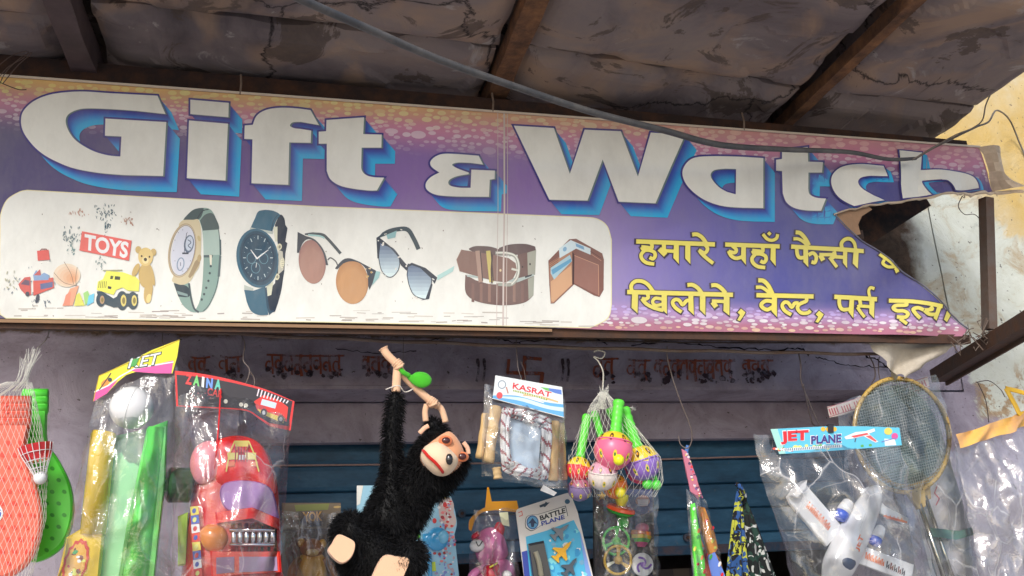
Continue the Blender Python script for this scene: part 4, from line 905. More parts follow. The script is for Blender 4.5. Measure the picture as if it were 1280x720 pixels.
g.build('top_rail', M_IRON, signboard)
fbar('top_batten', (-60, 90.5), (1224, 184), .004, .006, -.004, C(190, 176, 160), M_CARD)
fbar('bottom_rail', (-60, 401.5), (1216, 423.5), .03, .028, .024, C(62, 48, 42))
fbar('bottom_batten', (-60, 399.8), (690, 413), .006, .008, .002, C(140, 110, 84), M_WOOD)
fbar('post', (1238, 246), (1242.5, 411), .036, .03, .02, C(92, 82, 76)); fbar('post', (-48, 92), (-48, 398), .03, .03, .04)
fbar('cross_bar', (1070, 268), (1160, 414), .012, .012, .09, C(40, 36, 36)); fbar('cross_bar', (1200, 222), (1076, 300), .03, .10, .20, C(30, 26, 26))
g = G(); g.bar(SW(-60, 250, 0) - SN * .06, SW(1090, 290, 0) - SN * .06, .03, .03, DKB); g.build('middle_rail', M_IRON, signboard)
g = G(); a, b_ = P(1172, 470, 2.92), P(1310, 386, 2.16); g.bar(a, b_, .05, .045, C(70, 58, 52)); g.bar(a + Vector((.03, 0, .0)), b_ + Vector((.03, 0, .0)), .008, .07, C(84, 70, 62))
g.build('bracket_arm', M_IRON, signboard)
g = G(); g.bar(P(150, 400, 2.95), P(118, 404, 2.52), .03, .03, DKB); g.build('bracket_arm', M_IRON, signboard)
for x in (300, 616, 930): 
    g = G(); p = SW(x, topy(x) + 1, .004); g.tube([p + Vector((0, 0, .06)), p + Vector((.002, -.004, .03)), p], .003, C(120, 104, 92), 6); g.build('tie', M_WIRE, signboard)
g = G()
for k in range(7):
    rr = random.Random(k + 50); p = SW(1206 + rr.uniform(-14, 26), 418 + rr.uniform(-8, 12), .01)
    g.tube([p + Vector((rr.uniform(-.03, .03), rr.uniform(-.01, .01), rr.uniform(-.04, .04))) for _ in range(7)], .0018, C(96, 84, 76), 5)
g.build('binding_wire', M_WIRE, signboard)
# canvas shade behind the banner in the dark corner
def w3(pts, n=6): return crom([tuple(p) for p in pts], n)
# cable
g = G()
pts = [P(330, -22, 1.62), P(385, 3, 1.70), P(460, 36, 1.80), P(545, 73, 1.92), P(640, 107, 2.02), P(740, 140, 2.12), P(830, 163, 2.20), P(900, 181, 2.26), P(985, 187, 2.32), P(1060, 190, 2.36), P(1110, 199, 2.37), P(1145, 198, 2.385)]
pp = w3(pts, 8); g.tube(pp, [.0092 if i < len(pp) * .6 else .0092 - .0042 * (i / len(pp) - .6) / .4 for i in range(len(pp))], C(66, 66, 68), 12)
tag(g.build('power_cable', M_CABLE, smooth=True), 'thick grey cable slung diagonally in front of the banner from the canopy', 'cable')
def wire(name, pts, rad, col, label, cat='wire', n=8, group=None):
    g = G(); g.tube(w3(pts, 8), rad, col, n)
    return tag(g.build(name, M_WIRE, smooth=True), label, cat, group)
wire('electric_wire', [P(1145, 198, 2.385), P(1165, 186, 2.38), P(1185, 176, 2.36), P(1205, 166, 2.35), P(1222, 158, 2.35), P(1236, 152, 2.4), P(1246, 138, 2.6), P(1262, 150, 2.9), P(1275, 180, 2.98), P(1290, 215, 2.985)], .0032, C(104, 100, 96), 'thin wire rising from the cable end and arching over the yellow wall')
wire('electric_wire', [P(1140, 200, 2.38), P(1170, 182, 2.36), P(1196, 168, 2.34), P(1216, 160, 2.34), P(1228, 150, 2.33), P(1232, 132, 2.3), P(1238, 118, 2.3)], .0022, C(120, 112, 104), 'frayed twist of thin wire above the torn sign corner')
wire('electric_wire', [P(1203, 245, 2.45), P(1198, 258, 2.6), P(1206, 268, 2.85), P(1218, 268, 2.95), P(1226, 276, 2.97), P(1230, 286, 2.985)], .0016, C(50, 46, 50), 'thin dark wire curling over pale plaster behind the torn banner')
for k, pts in enumerate(([(-6, 120), (6, 92), (26, 72), (40, 66), (22, 82), (4, 104)], [(-6, 86), (14, 70), (34, 64), (30, 72), (10, 84), (-4, 100)], [(0, 103), (12, 108), (24, 112), (33, 112)])):
    wire('tie_wire', [P(x, y, 2.385) for x, y in pts], .0012, C(84, 70, 66) if k < 2 else C(40, 34, 36), ('loose loop of thin wire at the left end of the top rail', 'second loop of thin wire tangled nearer the ceiling at left', 'short dark wire end across the yellow corner of the banner')[k])

# ------------------------------------------------------------------ rods and hooks
def px2m(Y, px=1.0): return px * Y / F * 1.07
g = G(); a, b_ = P(120, 409, 2.6), P(1106, 443, 2.6); n_ = 40
g.tube([a.lerp(b_, i / n_) + Vector((0, 0, -.012 * math.sin(math.pi * i / n_) + .002 * math.sin(i * 1.3))) for i in range(n_ + 1)], .0052, C(112, 98, 90), 8)
ROD = tag(g.build('hanging_rod', M_IRON, smooth=True), 'thin bent iron rod under the banner from which the front row of toys hangs', 'rod')
g = G(); a, b_ = P(335, 582, 2.98), P(960, 570, 2.98)
g.tube([a.lerp(b_, i / 30) + Vector((0, 0, -.006 * math.sin(math.pi * i / 30))) for i in range(31)], .0032, C(120, 100, 96), 6)
tag(g.build('hanging_wire', M_WIRE, smooth=True), 'thin straight wire stretched across the blue shutter behind the toys', 'wire')
g = G(); a, b_ = P(460, 418, 2.58), P(1110, 428, 2.57)
g.tube([a.lerp(b_, i / 30) + Vector((0, 0, -.01 * math.sin(math.pi * i / 30))) for i in range(31)], .0022, C(60, 52, 50), 6)
tag(g.build('tie_wire', M_WIRE, smooth=True), 'dark slack wire running along the bottom edge of the banner', 'wire')
HK = 'wire hooks hung from the rod'
def hook(pts, label, Y=2.6, r=.0017, col=C(104, 94, 90), Y2=None):
    n_ = len(pts); Y2 = Y2 or Y
    wire('wire_hook', [P(x, y, Y + (Y2 - Y) * i / (n_ - 1)) for i, (x, y) in enumerate(pts)], r, col, label, 'hook', 6, HK)
hook([(300, 416), (306, 430), (304, 450), (312, 462), (308, 478), (303, 484)], 'bent wire hook holding the red toy car bag', Y2=2.56)
hook([(311, 462), (318, 474), (317, 488)], 'short second strand twisted beside the toy car bag hook', Y2=2.56)
hook([(504, 422), (504, 440), (503, 458), (502, 466)], 'fine wire dropping to the plush monkey\'s branch', r=.0009, col=C(70, 64, 62), Y2=2.55)
hook([(645, 424), (646, 442), (648, 462), (654, 480), (656, 494)], 'fine wire holding the skipping rope packet', r=.0012, Y2=2.57)
hook([(657, 476), (655, 462), (651, 452)], 'short curl of wire above the skipping rope packet', r=.0010, Y2=2.57)
hook([(742, 440), (748, 438), (756, 441), (752, 448), (742, 446), (748, 452), (754, 466), (753, 488)], 'pale string knot tying the net of rattles to the rod', r=.0022, col=C(176, 172, 160), Y2=2.58)
hook([(834, 433), (834, 446), (840, 470), (850, 500), (862, 530), (865, 548), (860, 560), (851, 556), (848, 545)], 'long wire hook ending in an open curl over the candy gun packets', r=.0018, Y2=2.7)
hook([(998, 440), (1001, 456), (1001, 474), (1008, 494), (1019, 520), (1024, 532), (1016, 530), (1012, 516), (1004, 480)], 'long twisted dark wire loop holding the jet plane bag', r=.0022, col=C(62, 56, 58), Y2=2.5)
hook([(1086, 444), (1092, 456), (1094, 470), (1089, 482), (1092, 492)], 'dark kinked wire holding the badminton racket bag', r=.0020, col=C(66, 58, 56), Y2=2.6)
hook([(1099, 446), (1098, 462), (1101, 478), (1106, 490)], 'straighter second wire beside the badminton racket hook', r=.0014, col=C(80, 70, 66), Y2=2.6)
hook([(62, 410), (58, 424), (46, 436), (40, 446)], 'thin string tying the net of plastic bats to the sign frame', r=.0012, col=C(150, 144, 138), Y2=2.55)
hook([(204, 412), (203, 424), (205, 436)], 'fine wire above the yellow topped cricket bag', r=.0012, Y2=2.55)
hook([(1220, 478), (1236, 476), (1250, 486), (1256, 496)], 'thin wire loop holding the orange ribboned bag', Y=2.95, r=.0016, Y2=2.62)
hook([(1222, 478), (1232, 500), (1236, 528)], 'short straight wire hanging against the tan plaster', Y=2.95, r=.0016, col=C(70, 60, 56), Y2=2.95)

# ------------------------------------------------------------------ plastic bats in a net
def loc(px, py, Y): p = P(px, py, Y); return (p.x, p.y, p.z)
Yb = 2.55; m = at(Yb)
OR, ORD = C(236, 98, 78), C(206, 62, 48)
t = thing('toy_bat', 'orange-red perforated plastic toy bat in the net at far left', 'toy bat', loc(0, 690, Yb))
R1 = [(-38, 497), (38, 497)] + path([(37, 530), (33, 552), (35, 576), (45, 604), (53, 640), (50, 675), (36, 704), (12, 722), (-14, 726), (-50, 712), (-74, 680), (-78, 640), (-66, 600), (-46, 566), (-40, 530)])
g = G(m); g.slab(R1, OR, -.012, .014, bev=.006); g.build('blade', M_PLAST, t)
for y in (502, 511, 520, 529):
    g = G(); g.tube([m(-38, y, .002), m(0, y, .002), m(38.5, y, .002)], .0145, OR, 12, flat=1.0); g.build('grip_ring', M_PLAST, t, smooth=True)
g = G(m)
for i in range(9):
    for j in range(12):
        x, y = -62 + i * 15 + (j % 2) * 7, 555 + j * 15
        if inside(x, y, [(q[0] * .93, 620 + (q[1] - 620) * .90) for q in R1]):
            g.poly(ell(x, y, 3.6, 2.9, 30, 10), ORD, .0152)
for y in (508, 517, 526): g.poly(ell(10, y, 3, 2, 0, 8), ORD, .0185)
g.build('perforations', M_PLAST, t)
g = G(m); g.poly(ell(-2, 642, 8, 11, 0, 14), C(210, 214, 226), .016); g.poly(ell(-2, 642, 6, 8, 0, 14), C(48, 84, 176), .0165); g.stroke([(-6, 640), (3, 640), (-4, 646)], 1.2, C(230, 230, 230), .017); g.build('sticker', M_CARD, t)
Yg = 2.64; m2 = at(Yg); GR, GRD = C(84, 206, 60), C(44, 150, 36)
t = thing('toy_bat', 'bright green perforated plastic toy bat partly behind the orange one', 'toy bat', loc(60, 680, Yg))
R2 = [(30, 488), (59.5, 488)] + path([(58, 520), (59, 552), (74, 576), (88, 606), (92, 640), (84, 674), (66, 694), (40, 703), (14, 690), (-6, 650), (0, 605), (22, 572), (29, 540)])
g = G(m2); g.slab(R2, GR, -.012, .014, bev=.006); g.build('blade', M_PLAST, t)
for y in (493, 502, 511):
    g = G(); g.tube([m2(29, y, .002), m2(45, y, .002), m2(60, y, .002)], .0145, GR, 12); g.build('grip_ring', M_PLAST, t, smooth=True)
g = G(m2)
for i in range(7):
    for j in range(9):
        x, y = 0 + i * 15 + (j % 2) * 7, 572 + j * 14.5
        if inside(x, y, [(44 + (q[0] - 44) * .9, 632 + (q[1] - 632) * .9) for q in R2]):
            g.poly(ell(x, y, 3.0, 2.4, 30, 10), GRD, .0152)
for x, y in ((42, 546), (46, 508)): g.poly(ell(x, y, 2.6, 2, 0, 8), GRD, .0185)
g.build('perforations', M_PLAST, t)
Ys = 2.515; m3 = at(Ys)
t = thing('shuttlecock', 'white toy shuttlecock with a red band wedged in the net between the bats', 'shuttlecock', loc(50, 605, Ys))
ctr = [m3(44.5 + i * 1.4, 557 + i * 9.6) for i in range(5)]; rr = [px2m(Ys, r_) for r_ in (17.5, 15.5, 12, 8.5, 5.5)]
g = G(); up = (ctr[0] - ctr[-1]).normalized(); u = Vector((0, 1, 0)); u = (u - up * u.dot(up)).normalized(); w = up.cross(u)
def sk(i, k, s_=1): a = 2 * math.pi * k / 16; return ctr[i] + (u * math.cos(a) + w * math.sin(a)) * rr[i] * s_
for k in range(16): g.tube([sk(i, k) for i in range(5)], .0009, C(232, 232, 226), 5)
for i in (1, 2, 3):
    g.tube([sk(i, k) for k in range(17)], .0009, C(232, 232, 226), 5)
g.build('skirt', M_PLAST, t)
g = G()
for k in range(16):
    a_, b_ = g.v(sk(0, k, .97)), g.v(sk(0, k + 1, .97)); c_, d_ = g.v(sk(1, k, .95)), g.v(sk(1, k + 1, .95)); g.f([a_, b_, d_, c_], C(178, 40, 44)); 
    e_, f_, h_ = g.v(sk(1, k, .95)), g.v(sk(1, k + 1, .95)), g.v(sk(2, k + .5, .95)); g.f([e_, f_, h_], C(178, 40, 44))
g.build('red_band', M_PLAST, t)
g = G(); g.ball(ctr[-1] - up * .004, px2m(Ys, 7), C(226, 226, 220), (1, 1, 1), 14); g.build('cork', M_PLAST, t, smooth=True)
def netbag(name, outline_fn, rows_, cols_, top, Y, label, tassel, col=C(206, 204, 196), r_=.00038):
    """threads crossing on the front of a bulging outline"""
    g = G(); m_ = at(Y)
    def pt(u, v):
        x0, x1, y, d = outline_fn(v); a = math.pi * u; return m_((x0 + x1) / 2 - (x1 - x0) / 2 * math.cos(a), y, d * math.sin(a) ** .7 + .001)
    for s_ in (1, -1):
        for k in range(-rows_, cols_ + rows_):
            pts = []
            for i in range(rows_ * 2 + 1):
                v = i / (rows_ * 2); uu = (k + s_ * v * rows_ * .6) / cols_
                if 0 <= uu <= 1: pts.append(pt(uu, v))
                elif len(pts) > 1: g.tube(pts, r_, col, 4); pts = []
                else: pts = []
            if len(pts) > 1: g.tube(pts, r_, col, 4)
    rg = random.Random(5)
    for (x0, y0, x1, y1, x2, y2, n_) in tassel:
        for _ in range(n_):
            g.tube(w3([m_(x0 + rg.uniform(-4, 4), y0, .01), m_(x1 + rg.uniform(-3, 3), y1, .012 + rg.uniform(-.005, .01)), m_(x2 + rg.uniform(-6, 6), y2 + rg.uniform(-5, 5), .01 + rg.uniform(-.01, .012))], 5), r_ * 1.1, col, 4)
    return tag(g.build(name, M_NET), label, 'net bag')
def nf(v):
    st = [(0, (8, 40, 478, .01)), (.05, (-30, 44, 492, .03)), (.2, (-62, 52, 530, .032)), (.45, (-70, 60, 590, .034)), (.7, (-80, 58, 650, .030)), (1, (-60, 40, 722, .03))]
    return stops(st, v)
netbag('net_bag', nf, 22, 24, None, Yb, 'white thread net bag with a frayed top knot around the plastic bats', [(20, 490, 32, 476, 40, 440, 16), (38, 488, 34, 474, 48, 440, 12), (0, 496, 24, 478, 30, 448, 8)])

# ------------------------------------------------------------------ cricket set
Yc = 2.52; m = at(Yc)
t = thing('cricket_bag', 'clear plastic bag with yellow printed header holding cricket bats', 'bag', loc(150, 710, Yc), 'bagged toys in the front row')
film('film', [(121, 498), (222, 452), (212, 790), (58, 790)], Yc, .012, .045, .012, t, 1)
g = G(m)
YL = C(232, 206, 40)
def dcard(x, y): return .035 + .010 * math.sin(x * .09) - .0006 * (y - 450)
hc = [(119, 505), (126, 473), (158, 458), (192, 441), (226, 428), (223, 449), (217, 470), (196, 470), (172, 468), (160, 472), (150, 480), (136, 495)]
g.poly(hc, YL, .03); g.poly([(119, 505), (121, 494), (140, 484), (150, 478), (136, 495)], C(220, 70, 140), .0304); g.poly([(163, 466), (218, 454), (216, 470), (196, 470), (172, 468)], C(214, 80, 148), .0304)
g.stroke([(121, 493), (138, 485), (152, 474), (170, 464), (218, 456)], 1.6, C(236, 226, 220), .0306)
for o, c in ((1.2, C(40, 60, 60)), (0, C(240, 240, 236))):
    g.text('KET', [(166 - o, 452 - o), (203 + o, 444 - o), (199 + o, 459 + o), (162 - o, 464 + o)], c, .031 + (.0006 if not o else 0), bold=.05 if o else .01)
g.poly([(168, 453), (176, 451), (172, 461), (165, 462)], C(64, 150, 70), .0322)
g.poly(ell(134, 482, 6, 4, -40, 12), C(210, 130, 50), .0304); g.stroke([(127, 490), (137, 476), (141, 470)], 1.4, C(90, 60, 40), .0308); g.poly(ell(140, 478, 2.6, 2.6), C(50, 50, 60), .0308)
g.stroke([(119.5, 504), (126.5, 473), (226, 428.5)], .8, C(190, 160, 20), .031)
g.build('header_card', M_CARD, t)
BG = 'cricket things in the yellow topped bag'
t = thing('toy_cricket_ball', 'white plastic ball at the top of the cricket bag', 'ball', loc(164, 534, Yc)); 
g = G(); g.ball(m(164.5, 509.5, 0), px2m(Yc, 23.5), C(226, 226, 222), n=24); g.build('shell', M_PLAST, t, smooth=True)
g = G(); c0 = m(164.5, 509.5, 0); g.tube([c0 + Vector((math.sin(a) * .25, -math.cos(a) * .97, math.sin(a) * .95)).normalized() * px2m(Yc, 23.6) for a in [k * math.pi / 20 - math.pi / 2 for k in range(21)]], .0008, C(206, 206, 204), 5); g.build('seam', M_PLAST, t, smooth=True)
def bat(name, label, outl, handle, colr, Y, dep, ridge=None, sticker=None):
    t = thing(name, label, 'cricket bat', loc(outl[0][0], outl[-1][1], Y)); mm = at(Y)
    if handle:
        g = G(); (xa, ya, wa), (xb, yb, wb) = handle; g.tube([mm(xa, ya), mm(xa + (xb - xa) * .05, ya + 3), mm(xb, yb)], [px2m(Y, wa * .95), px2m(Y, wa), px2m(Y, wb)], colr, 18); g.build('handle', M_SHINY, t, smooth=True)
    g = G(mm); n_ = len(outl); g.slab(outl, colr, -dep, dep, bev=dep * .5); g.build('blade', M_SHINY, t)
    if ridge:
        g = G(); (xa, ya), (xb, yb) = ridge; g.tube([mm(xa, ya, dep * .8), mm(xb, yb, dep * .8)], [px2m(Y, 9), px2m(Y, 15)], colr, 14, flat=.7); g.build('ridge', M_SHINY, t, smooth=True)
    if sticker: sticker(t, mm, dep)
def ysticker(t, mm, dep):
    g = G(mm); r_ = random.Random(2); pts = []
    for k in range(28):
        a = 2 * math.pi * k / 28; s_ = 1 + .10 * (k % 2); pts.append((96 + 14.5 * s_ * math.cos(a) - .28 * 26 * math.sin(a), 705 + 29 * s_ * math.sin(a)))
    g.poly(pts, C(196, 60, 44), dep + .002); g.poly([(96 + (x - 96) * .8, 705 + (y - 705) * .84) for x, y in pts], C(226, 160, 60), dep + .0024)
    for k in range(16):
        x, y = 96 + r_.uniform(-9, 9), 703 + r_.uniform(-17, 17); g.poly(ell(x - (y - 705) * .2, y, r_.uniform(1.2, 3.4), r_.uniform(1, 4), r_.uniform(0, 90), 8), C(*r_.choice(((190, 40, 40), (60, 150, 90), (240, 220, 90), (120, 60, 40), (230, 220, 210)))), dep + .003)
    g.build('sticker', M_CARD, t)
bat('toy_cricket_bat', 'yellow plastic toy cricket bat with red sticker in the cricket bag', [(104, 660), (127, 656), (130, 668), (118, 790), (50, 790), (74, 715), (84, 672)], ((130, 540, 13), (116, 668, 13)), C(216, 178, 24), 2.53, .014, None, ysticker)
bat('toy_cricket_bat', 'pale mint green plastic bat half behind the bright green one', [(146, 545), (185, 536), (178, 640), (164, 790), (106, 790), (126, 700)], None, C(150, 232, 160), 2.56, .012)
bat('toy_cricket_bat', 'bright green ridged plastic bat at the right of the cricket bag', [(184, 536), (210, 526), (207, 600), (186, 790), (138, 790), (158, 660)], None, C(96, 226, 84), 2.51, .012, ((196, 535), (160, 790)))

# ------------------------------------------------------------------ red toy car in its bag
Yk = 2.53; m = at(Yk)
t = thing('toy_car_bag', 'clear bag with black and red car header card around the red toy car', 'bag', loc(290, 715, Yk), 'bagged toys in the front row')
film('film', [(221, 480), (366, 516), (344, 790), (214, 790)], Yk, .03, .07, .014, t, 2, nx=30, ny=40)
g = G(m); RD_, BK = C(202, 44, 46), C(40, 36, 44)
hc = path([(220, 467), (248, 470), (276, 475), (305, 482), (335, 491), (368, 505)], (363, 541), [(338, 536), (325, 527), (312, 518), (295, 515), (260, 513), (222, 511)])
hi = [(292 + (x - 292) * .965, 503 + (y - 503) * .86) for x, y in hc]
g.poly(hc, RD_, .034); g.poly(hi, BK, .0344)
for i, (ch, c) in enumerate(zip('ZAINA', (C(220, 60, 60), C(110, 190, 110), C(230, 220, 220), C(100, 140, 220), C(90, 180, 160)))):
    x = (234, 243.5, 254, 259.5, 270)[i]; y = 471 + i * 1.6; g.text(ch, [(x, y), (x + (8 if ch != 'I' else 3), y + 1), (x + (8 if ch != 'I' else 3) - 1, y + 14), (x - 1, y + 12.5)], c, .0352, bold=.05)
g.text('CAR', [(261, 488), (280, 492), (279, 501), (260, 497)], C(196, 62, 60), .0352, bold=.02)
for k in range(9): g.poly(ell(240 + k * 3, 495 + (k % 3) * 3, 1.2, .9, 0, 6), C(140, 70, 76), .0352)
g.poly([(318, 505), (330, 497), (348, 503), (360, 512), (358, 530), (340, 524), (322, 516)], C(206, 50, 46), .0350); g.poly([(328, 502), (346, 507), (344, 514), (326, 509)], C(180, 196, 214), .0354); g.poly([(322, 514), (342, 521), (356, 526), (354, 532), (326, 520)], C(226, 186, 70), .0354)
for x, y in ((330, 519), (351, 527)): g.poly(ell(x, y, 4, 5), C(50, 44, 44), .0358); g.poly(ell(x, y, 2, 2.6), C(190, 190, 190), .036)
for k in range(10): g.stroke([(322 + k * 4, 498 + k), (324 + k * 4, 490 + k * 1.6)], 1.6, C(214, 200, 206), .0353)
for x, y in ((283, 505), (302, 509), (308, 510)): g.poly(ell(x, y, 2.6, 2.6), C(216, 206, 190), .0352)
g.build('header_card', M_CARD, t)
g = G(); g.tube(w3([m(277, 490, .04), m(276, 530, .075), m(273, 575, .09), m(271, 592, .09)]), .002, C(196, 40, 44), 6); g.build('ribbon', M_CARD, t)
t = thing('toy_car', 'large red plastic toy car standing on its tail inside the bag', 'toy car', loc(290, 720, Yk)); RED = C(214, 26, 26)
g = G(m); B1 = crom([(236, 640), (240, 585), (252, 560), (278, 545), (310, 547), (334, 562), (346, 600), (350, 640), (352, 700), (350, 780), (228, 780), (228, 700)], 5, True)
g.puff(B1, C(190, 34, 30), -.02, .05, n=6, centre=(292, 670)); g.build('chassis', M_SHINY, t, smooth=True)
g = G(m); g.puff(crom([(272, 552), (300, 545), (326, 556), (340, 585), (344, 618), (318, 610), (286, 612), (270, 602), (266, 575)], 5, True), RED, .012, .035, n=6); g.build('bonnet', M_SHINY, t, smooth=True)
g = G(m); g.puff(crom([(238, 585), (244, 562), (262, 552), (276, 560), (277, 580), (268, 600), (248, 606)], 5, True), C(226, 128, 134), .02, .026, n=5); g.build('wing', M_SHINY, t, smooth=True)  # pink puts the bag film's glare over red into this part's colour
g = G(m); g.slab(crom([(282, 606), (312, 603), (338, 612), (347, 640), (346, 652), (312, 638), (286, 640), (276, 622)], 4, True), C(146, 100, 160), .02, .046, bev=.006); g.build('windscreen', M_SHINY, t, smooth=False)
g = G(m); g.slab([(270, 642), (316, 636), (349, 650), (349, 664), (316, 650), (272, 656)], RED, .02, .052, bev=.006); g.slab([(264, 690), (350, 690), (352, 716), (266, 722)], RED, .015, .05, bev=.005); g.slab([(262, 742), (352, 742), (352, 780), (262, 780)], RED, .015, .05, bev=.005); g.build('roll_bar', M_SHINY, t)
g = G(m); g.slab([(272, 698), (294, 697), (294, 716), (272, 718)], C(120, 84, 130), .02, .053); g.build('side_window', M_SHINY, t)
g = G(m); g.slab([(300, 697), (346, 697), (347, 714), (300, 716)], C(150, 120, 160), .02, .053); g.build('side_window', M_SHINY, t)
g = G(m); g.slab([(286, 654), (346, 660), (346, 690), (286, 690)], C(54, 46, 48), .0, .02)
for k in range(7):
    x = 292 + k * 8; g.tube([m(x, 656, .03), m(x + 1, 672, .04), m(x, 690, .03)], .006, C(206, 204, 206), 8)
for y in (664, 682): g.tube([m(288, y, .044), m(344, y, .044)], .005, C(190, 186, 190), 8)
g.build('engine', attr_mat('chrome', rough=.12, metal=1.0), t, smooth=True)
g = G(m); g.puff(crom([(250, 668), (262, 656), (280, 660), (286, 675), (276, 690), (258, 688)], 5, True), C(220, 130, 60), .03, .03, n=5); g.build('headlight', M_SHINY, t, smooth=True)
g = G(m)
for x, y, s_, c in ((303, 558, 9, C(226, 190, 90)), (303, 564, 6, C(206, 60, 60)), (292, 572, 7, C(210, 196, 120)), (314, 572, 7, C(210, 196, 120)), (303, 574, 5, C(240, 230, 220)), (290, 582, 5, C(226, 120, 90)), (318, 582, 5, C(226, 120, 90))):
    g.poly([(x - s_, y - s_ * .4), (x + s_, y - s_ * .4), (x + s_ * .8, y + s_ * .8), (x - s_ * .8, y + s_ * .8)], c, .0478)
g.stroke([(284, 592), (288, 570), (294, 556), (312, 556), (318, 570), (324, 592)], 1.6, C(226, 196, 96), .0482)
for k in range(5): g.stroke([(296 + k * 3.4, 562), (295 + k * 3.6, 580)], 1.3, C(150, 40, 44), .0486)
for k in range(9):
    x = 244 + k * .6; y = 640 + k * 11; g.poly([(x - 5, y - 5), (x + 5, y - 6), (x + 6, y + 4), (x - 4, y + 6)], C(*((236, 196, 80), (70, 90, 170), (230, 226, 220), (206, 60, 50))[k % 4]), .033)
    g.poly(ell(x, y, 2.4, 3.4, 20, 8), C(*((60, 80, 160), (240, 220, 120), (190, 40, 44))[k % 3]), .0336)
g.build('decals', M_CARD, t)
wf = lambda px, py, d: m(px, py, d)
def wheel(px, py):
    w = thing('wheel', '', '', loc(px, py, Yk)); del w['label']; del w['category']; w.parent = t; w.matrix_parent_inverse = PINV(t)
    c = m(px, py, -.005); g = G(); axd = Vector((1, .25, 0)).normalized()
    g.tube([c - axd * .03, c - axd * .024, c + axd * .024, c + axd * .03], [px2m(Yk, 15), px2m(Yk, 19), px2m(Yk, 19), px2m(Yk, 15)], C(44, 70, 48), 22); g.build('tyre', M_PLAST, w)
    g = G(); g.tube([c - axd * .034, c - axd * .028], [px2m(Yk, 6), px2m(Yk, 9)], C(176, 182, 170), 16)
    for k in range(5):
        a = k * 1.257; g.ball(c - axd * .033 + Vector((0, math.sin(a), math.cos(a))) * px2m(Yk, 5), .0035, C(60, 80, 60), n=8)
    g.build('rim', M_PLAST, w)
wheel(224, 606)
g = G(m); g.slab([(222, 645), (235, 640), (232, 706), (222, 708)], C(170, 206, 90), -.03, .0, bev=.004); g.build('side_step', M_SHINY, t)

# ------------------------------------------------------------------ plush monkey
Ym = 2.55; m = at(Ym)
t = thing('plush_monkey', 'black plush monkey with peach face hanging by its long arm from a branch', 'soft toy', loc(460, 715, Ym))
FUR, FELT = C(9, 9, 12), C(226, 172, 140)
def skin_body(name, nodes, edges, parent, mat, col):
    me = bpy.data.meshes.new(name); me.from_pydata([m(x, y, d) for x, y, d, r_ in nodes], edges, [])
    ob = bpy.data.objects.new(name, me); COL.objects.link(ob)
    md = ob.modifiers.new('skin', 'SKIN'); md.use_smooth_shade = True
    for i, (x, y, d, r_) in enumerate(nodes):
        sv = me.skin_vertices[0].data[i]; sv.radius = (px2m(Ym, r_),) * 2; sv.use_root = (i == 0)
    sd = ob.modifiers.new('sub', 'SUBSURF'); sd.levels = 2; sd.render_levels = 2
    dg = bpy.context.evaluated_depsgraph_get(); nm = bpy.data.meshes.new_from_object(ob.evaluated_get(dg)); bpy.data.objects.remove(ob)
    ca = nm.color_attributes.new('Col', 'FLOAT_COLOR', 'CORNER')
    for c_ in ca.data: c_.color = col
    nm.materials.clear(); nm.materials.append(mat)
    o = bpy.data.objects.new(name, nm); COL.objects.link(o); o.parent = parent; o.matrix_parent_inverse = PINV(parent); return o
body = skin_body('body', [(468, 690, 0, 31), (498, 636, 0, 32), (526, 604, .03, 22), (548, 574, .06, 33), (557, 556, .06, 30),
    (492, 596, 0, 12), (489, 545, .01, 8.5), (494, 492, .02, 7.5), (556, 588, -.04, 14), (556, 545, -.05, 12), (538, 524, -.02, 8),
    (442, 668, .03, 22), (423, 652, .06, 21), (494, 704, .05, 24), (526, 690, .08, 21), (460, 745, -.02, 27)],
    [(0, 1), (1, 2), (2, 3), (3, 4), (1, 5), (5, 6), (6, 7), (2, 8), (8, 9), (9, 10), (0, 11), (11, 12), (0, 13), (13, 14), (0, 15)], t, M_FUR, FUR)
def fur(src, parent, n_, length, width, skip=None, seed=1):
    me = src.data; rg = random.Random(seed); polys = list(me.polygons); ar = [p.area for p in polys]
    verts, faces = [], []
    for p in rg.choices(polys, weights=ar, k=n_):
        vs_ = [me.vertices[i].co for i in p.vertices]; a, b_ = rg.random(), rg.random()
        q = vs_[0].lerp(vs_[1], a).lerp(vs_[-1].lerp(vs_[2 % len(vs_)], a) if len(vs_) > 3 else vs_[2], b_)
        if skip and skip(q): continue
        nrm = p.normal; cl = noise.noise_vector(q * 26) * .55
        d = (nrm + cl + Vector((rg.uniform(-.3, .3), rg.uniform(-.3, .3), rg.uniform(-.55, .1)))).normalized()
        L = length * rg.uniform(.55, 1.15); s_ = d.cross(Vector((rg.uniform(-1, 1), rg.uniform(-1, 1), rg.uniform(-1, 1)))).normalized() * width * .5
        k = len(verts); tip = q + d * L + Vector((0, 0, -.25 * L)); mid = q + d * L * .55
        verts += [q - s_, q + s_, mid + s_ * .7, mid - s_ * .7, tip]; faces += [(k, k + 1, k + 2, k + 3), (k + 3, k + 2, k + 4)]
    nm = bpy.data.meshes.new('fur'); nm.from_pydata(verts, [], faces); nm.materials.append(M_FUR)
    ca = nm.color_attributes.new('Col', 'FLOAT_COLOR', 'CORNER'); data = []
    for p in nm.polygons:
        for _ in p.vertices: data += [FUR[0], FUR[1], FUR[2], 1]
    ca.data.foreach_set('color', data)
    o = bpy.data.objects.new('fur', nm); COL.objects.link(o); o.parent = parent; o.matrix_parent_inverse = PINV(parent)
face_c = m(547, 574, .13)
fur(body, t, 30000, .021, .0021, lambda q: (q - face_c).length < .046)
g = G(m); FP = crom([(555, 547), (565, 557), (572, 574), (566, 590), (551, 600), (537, 600), (524, 590), (519, 578), (523, 567), (536, 556), (547, 549)], 4, True)
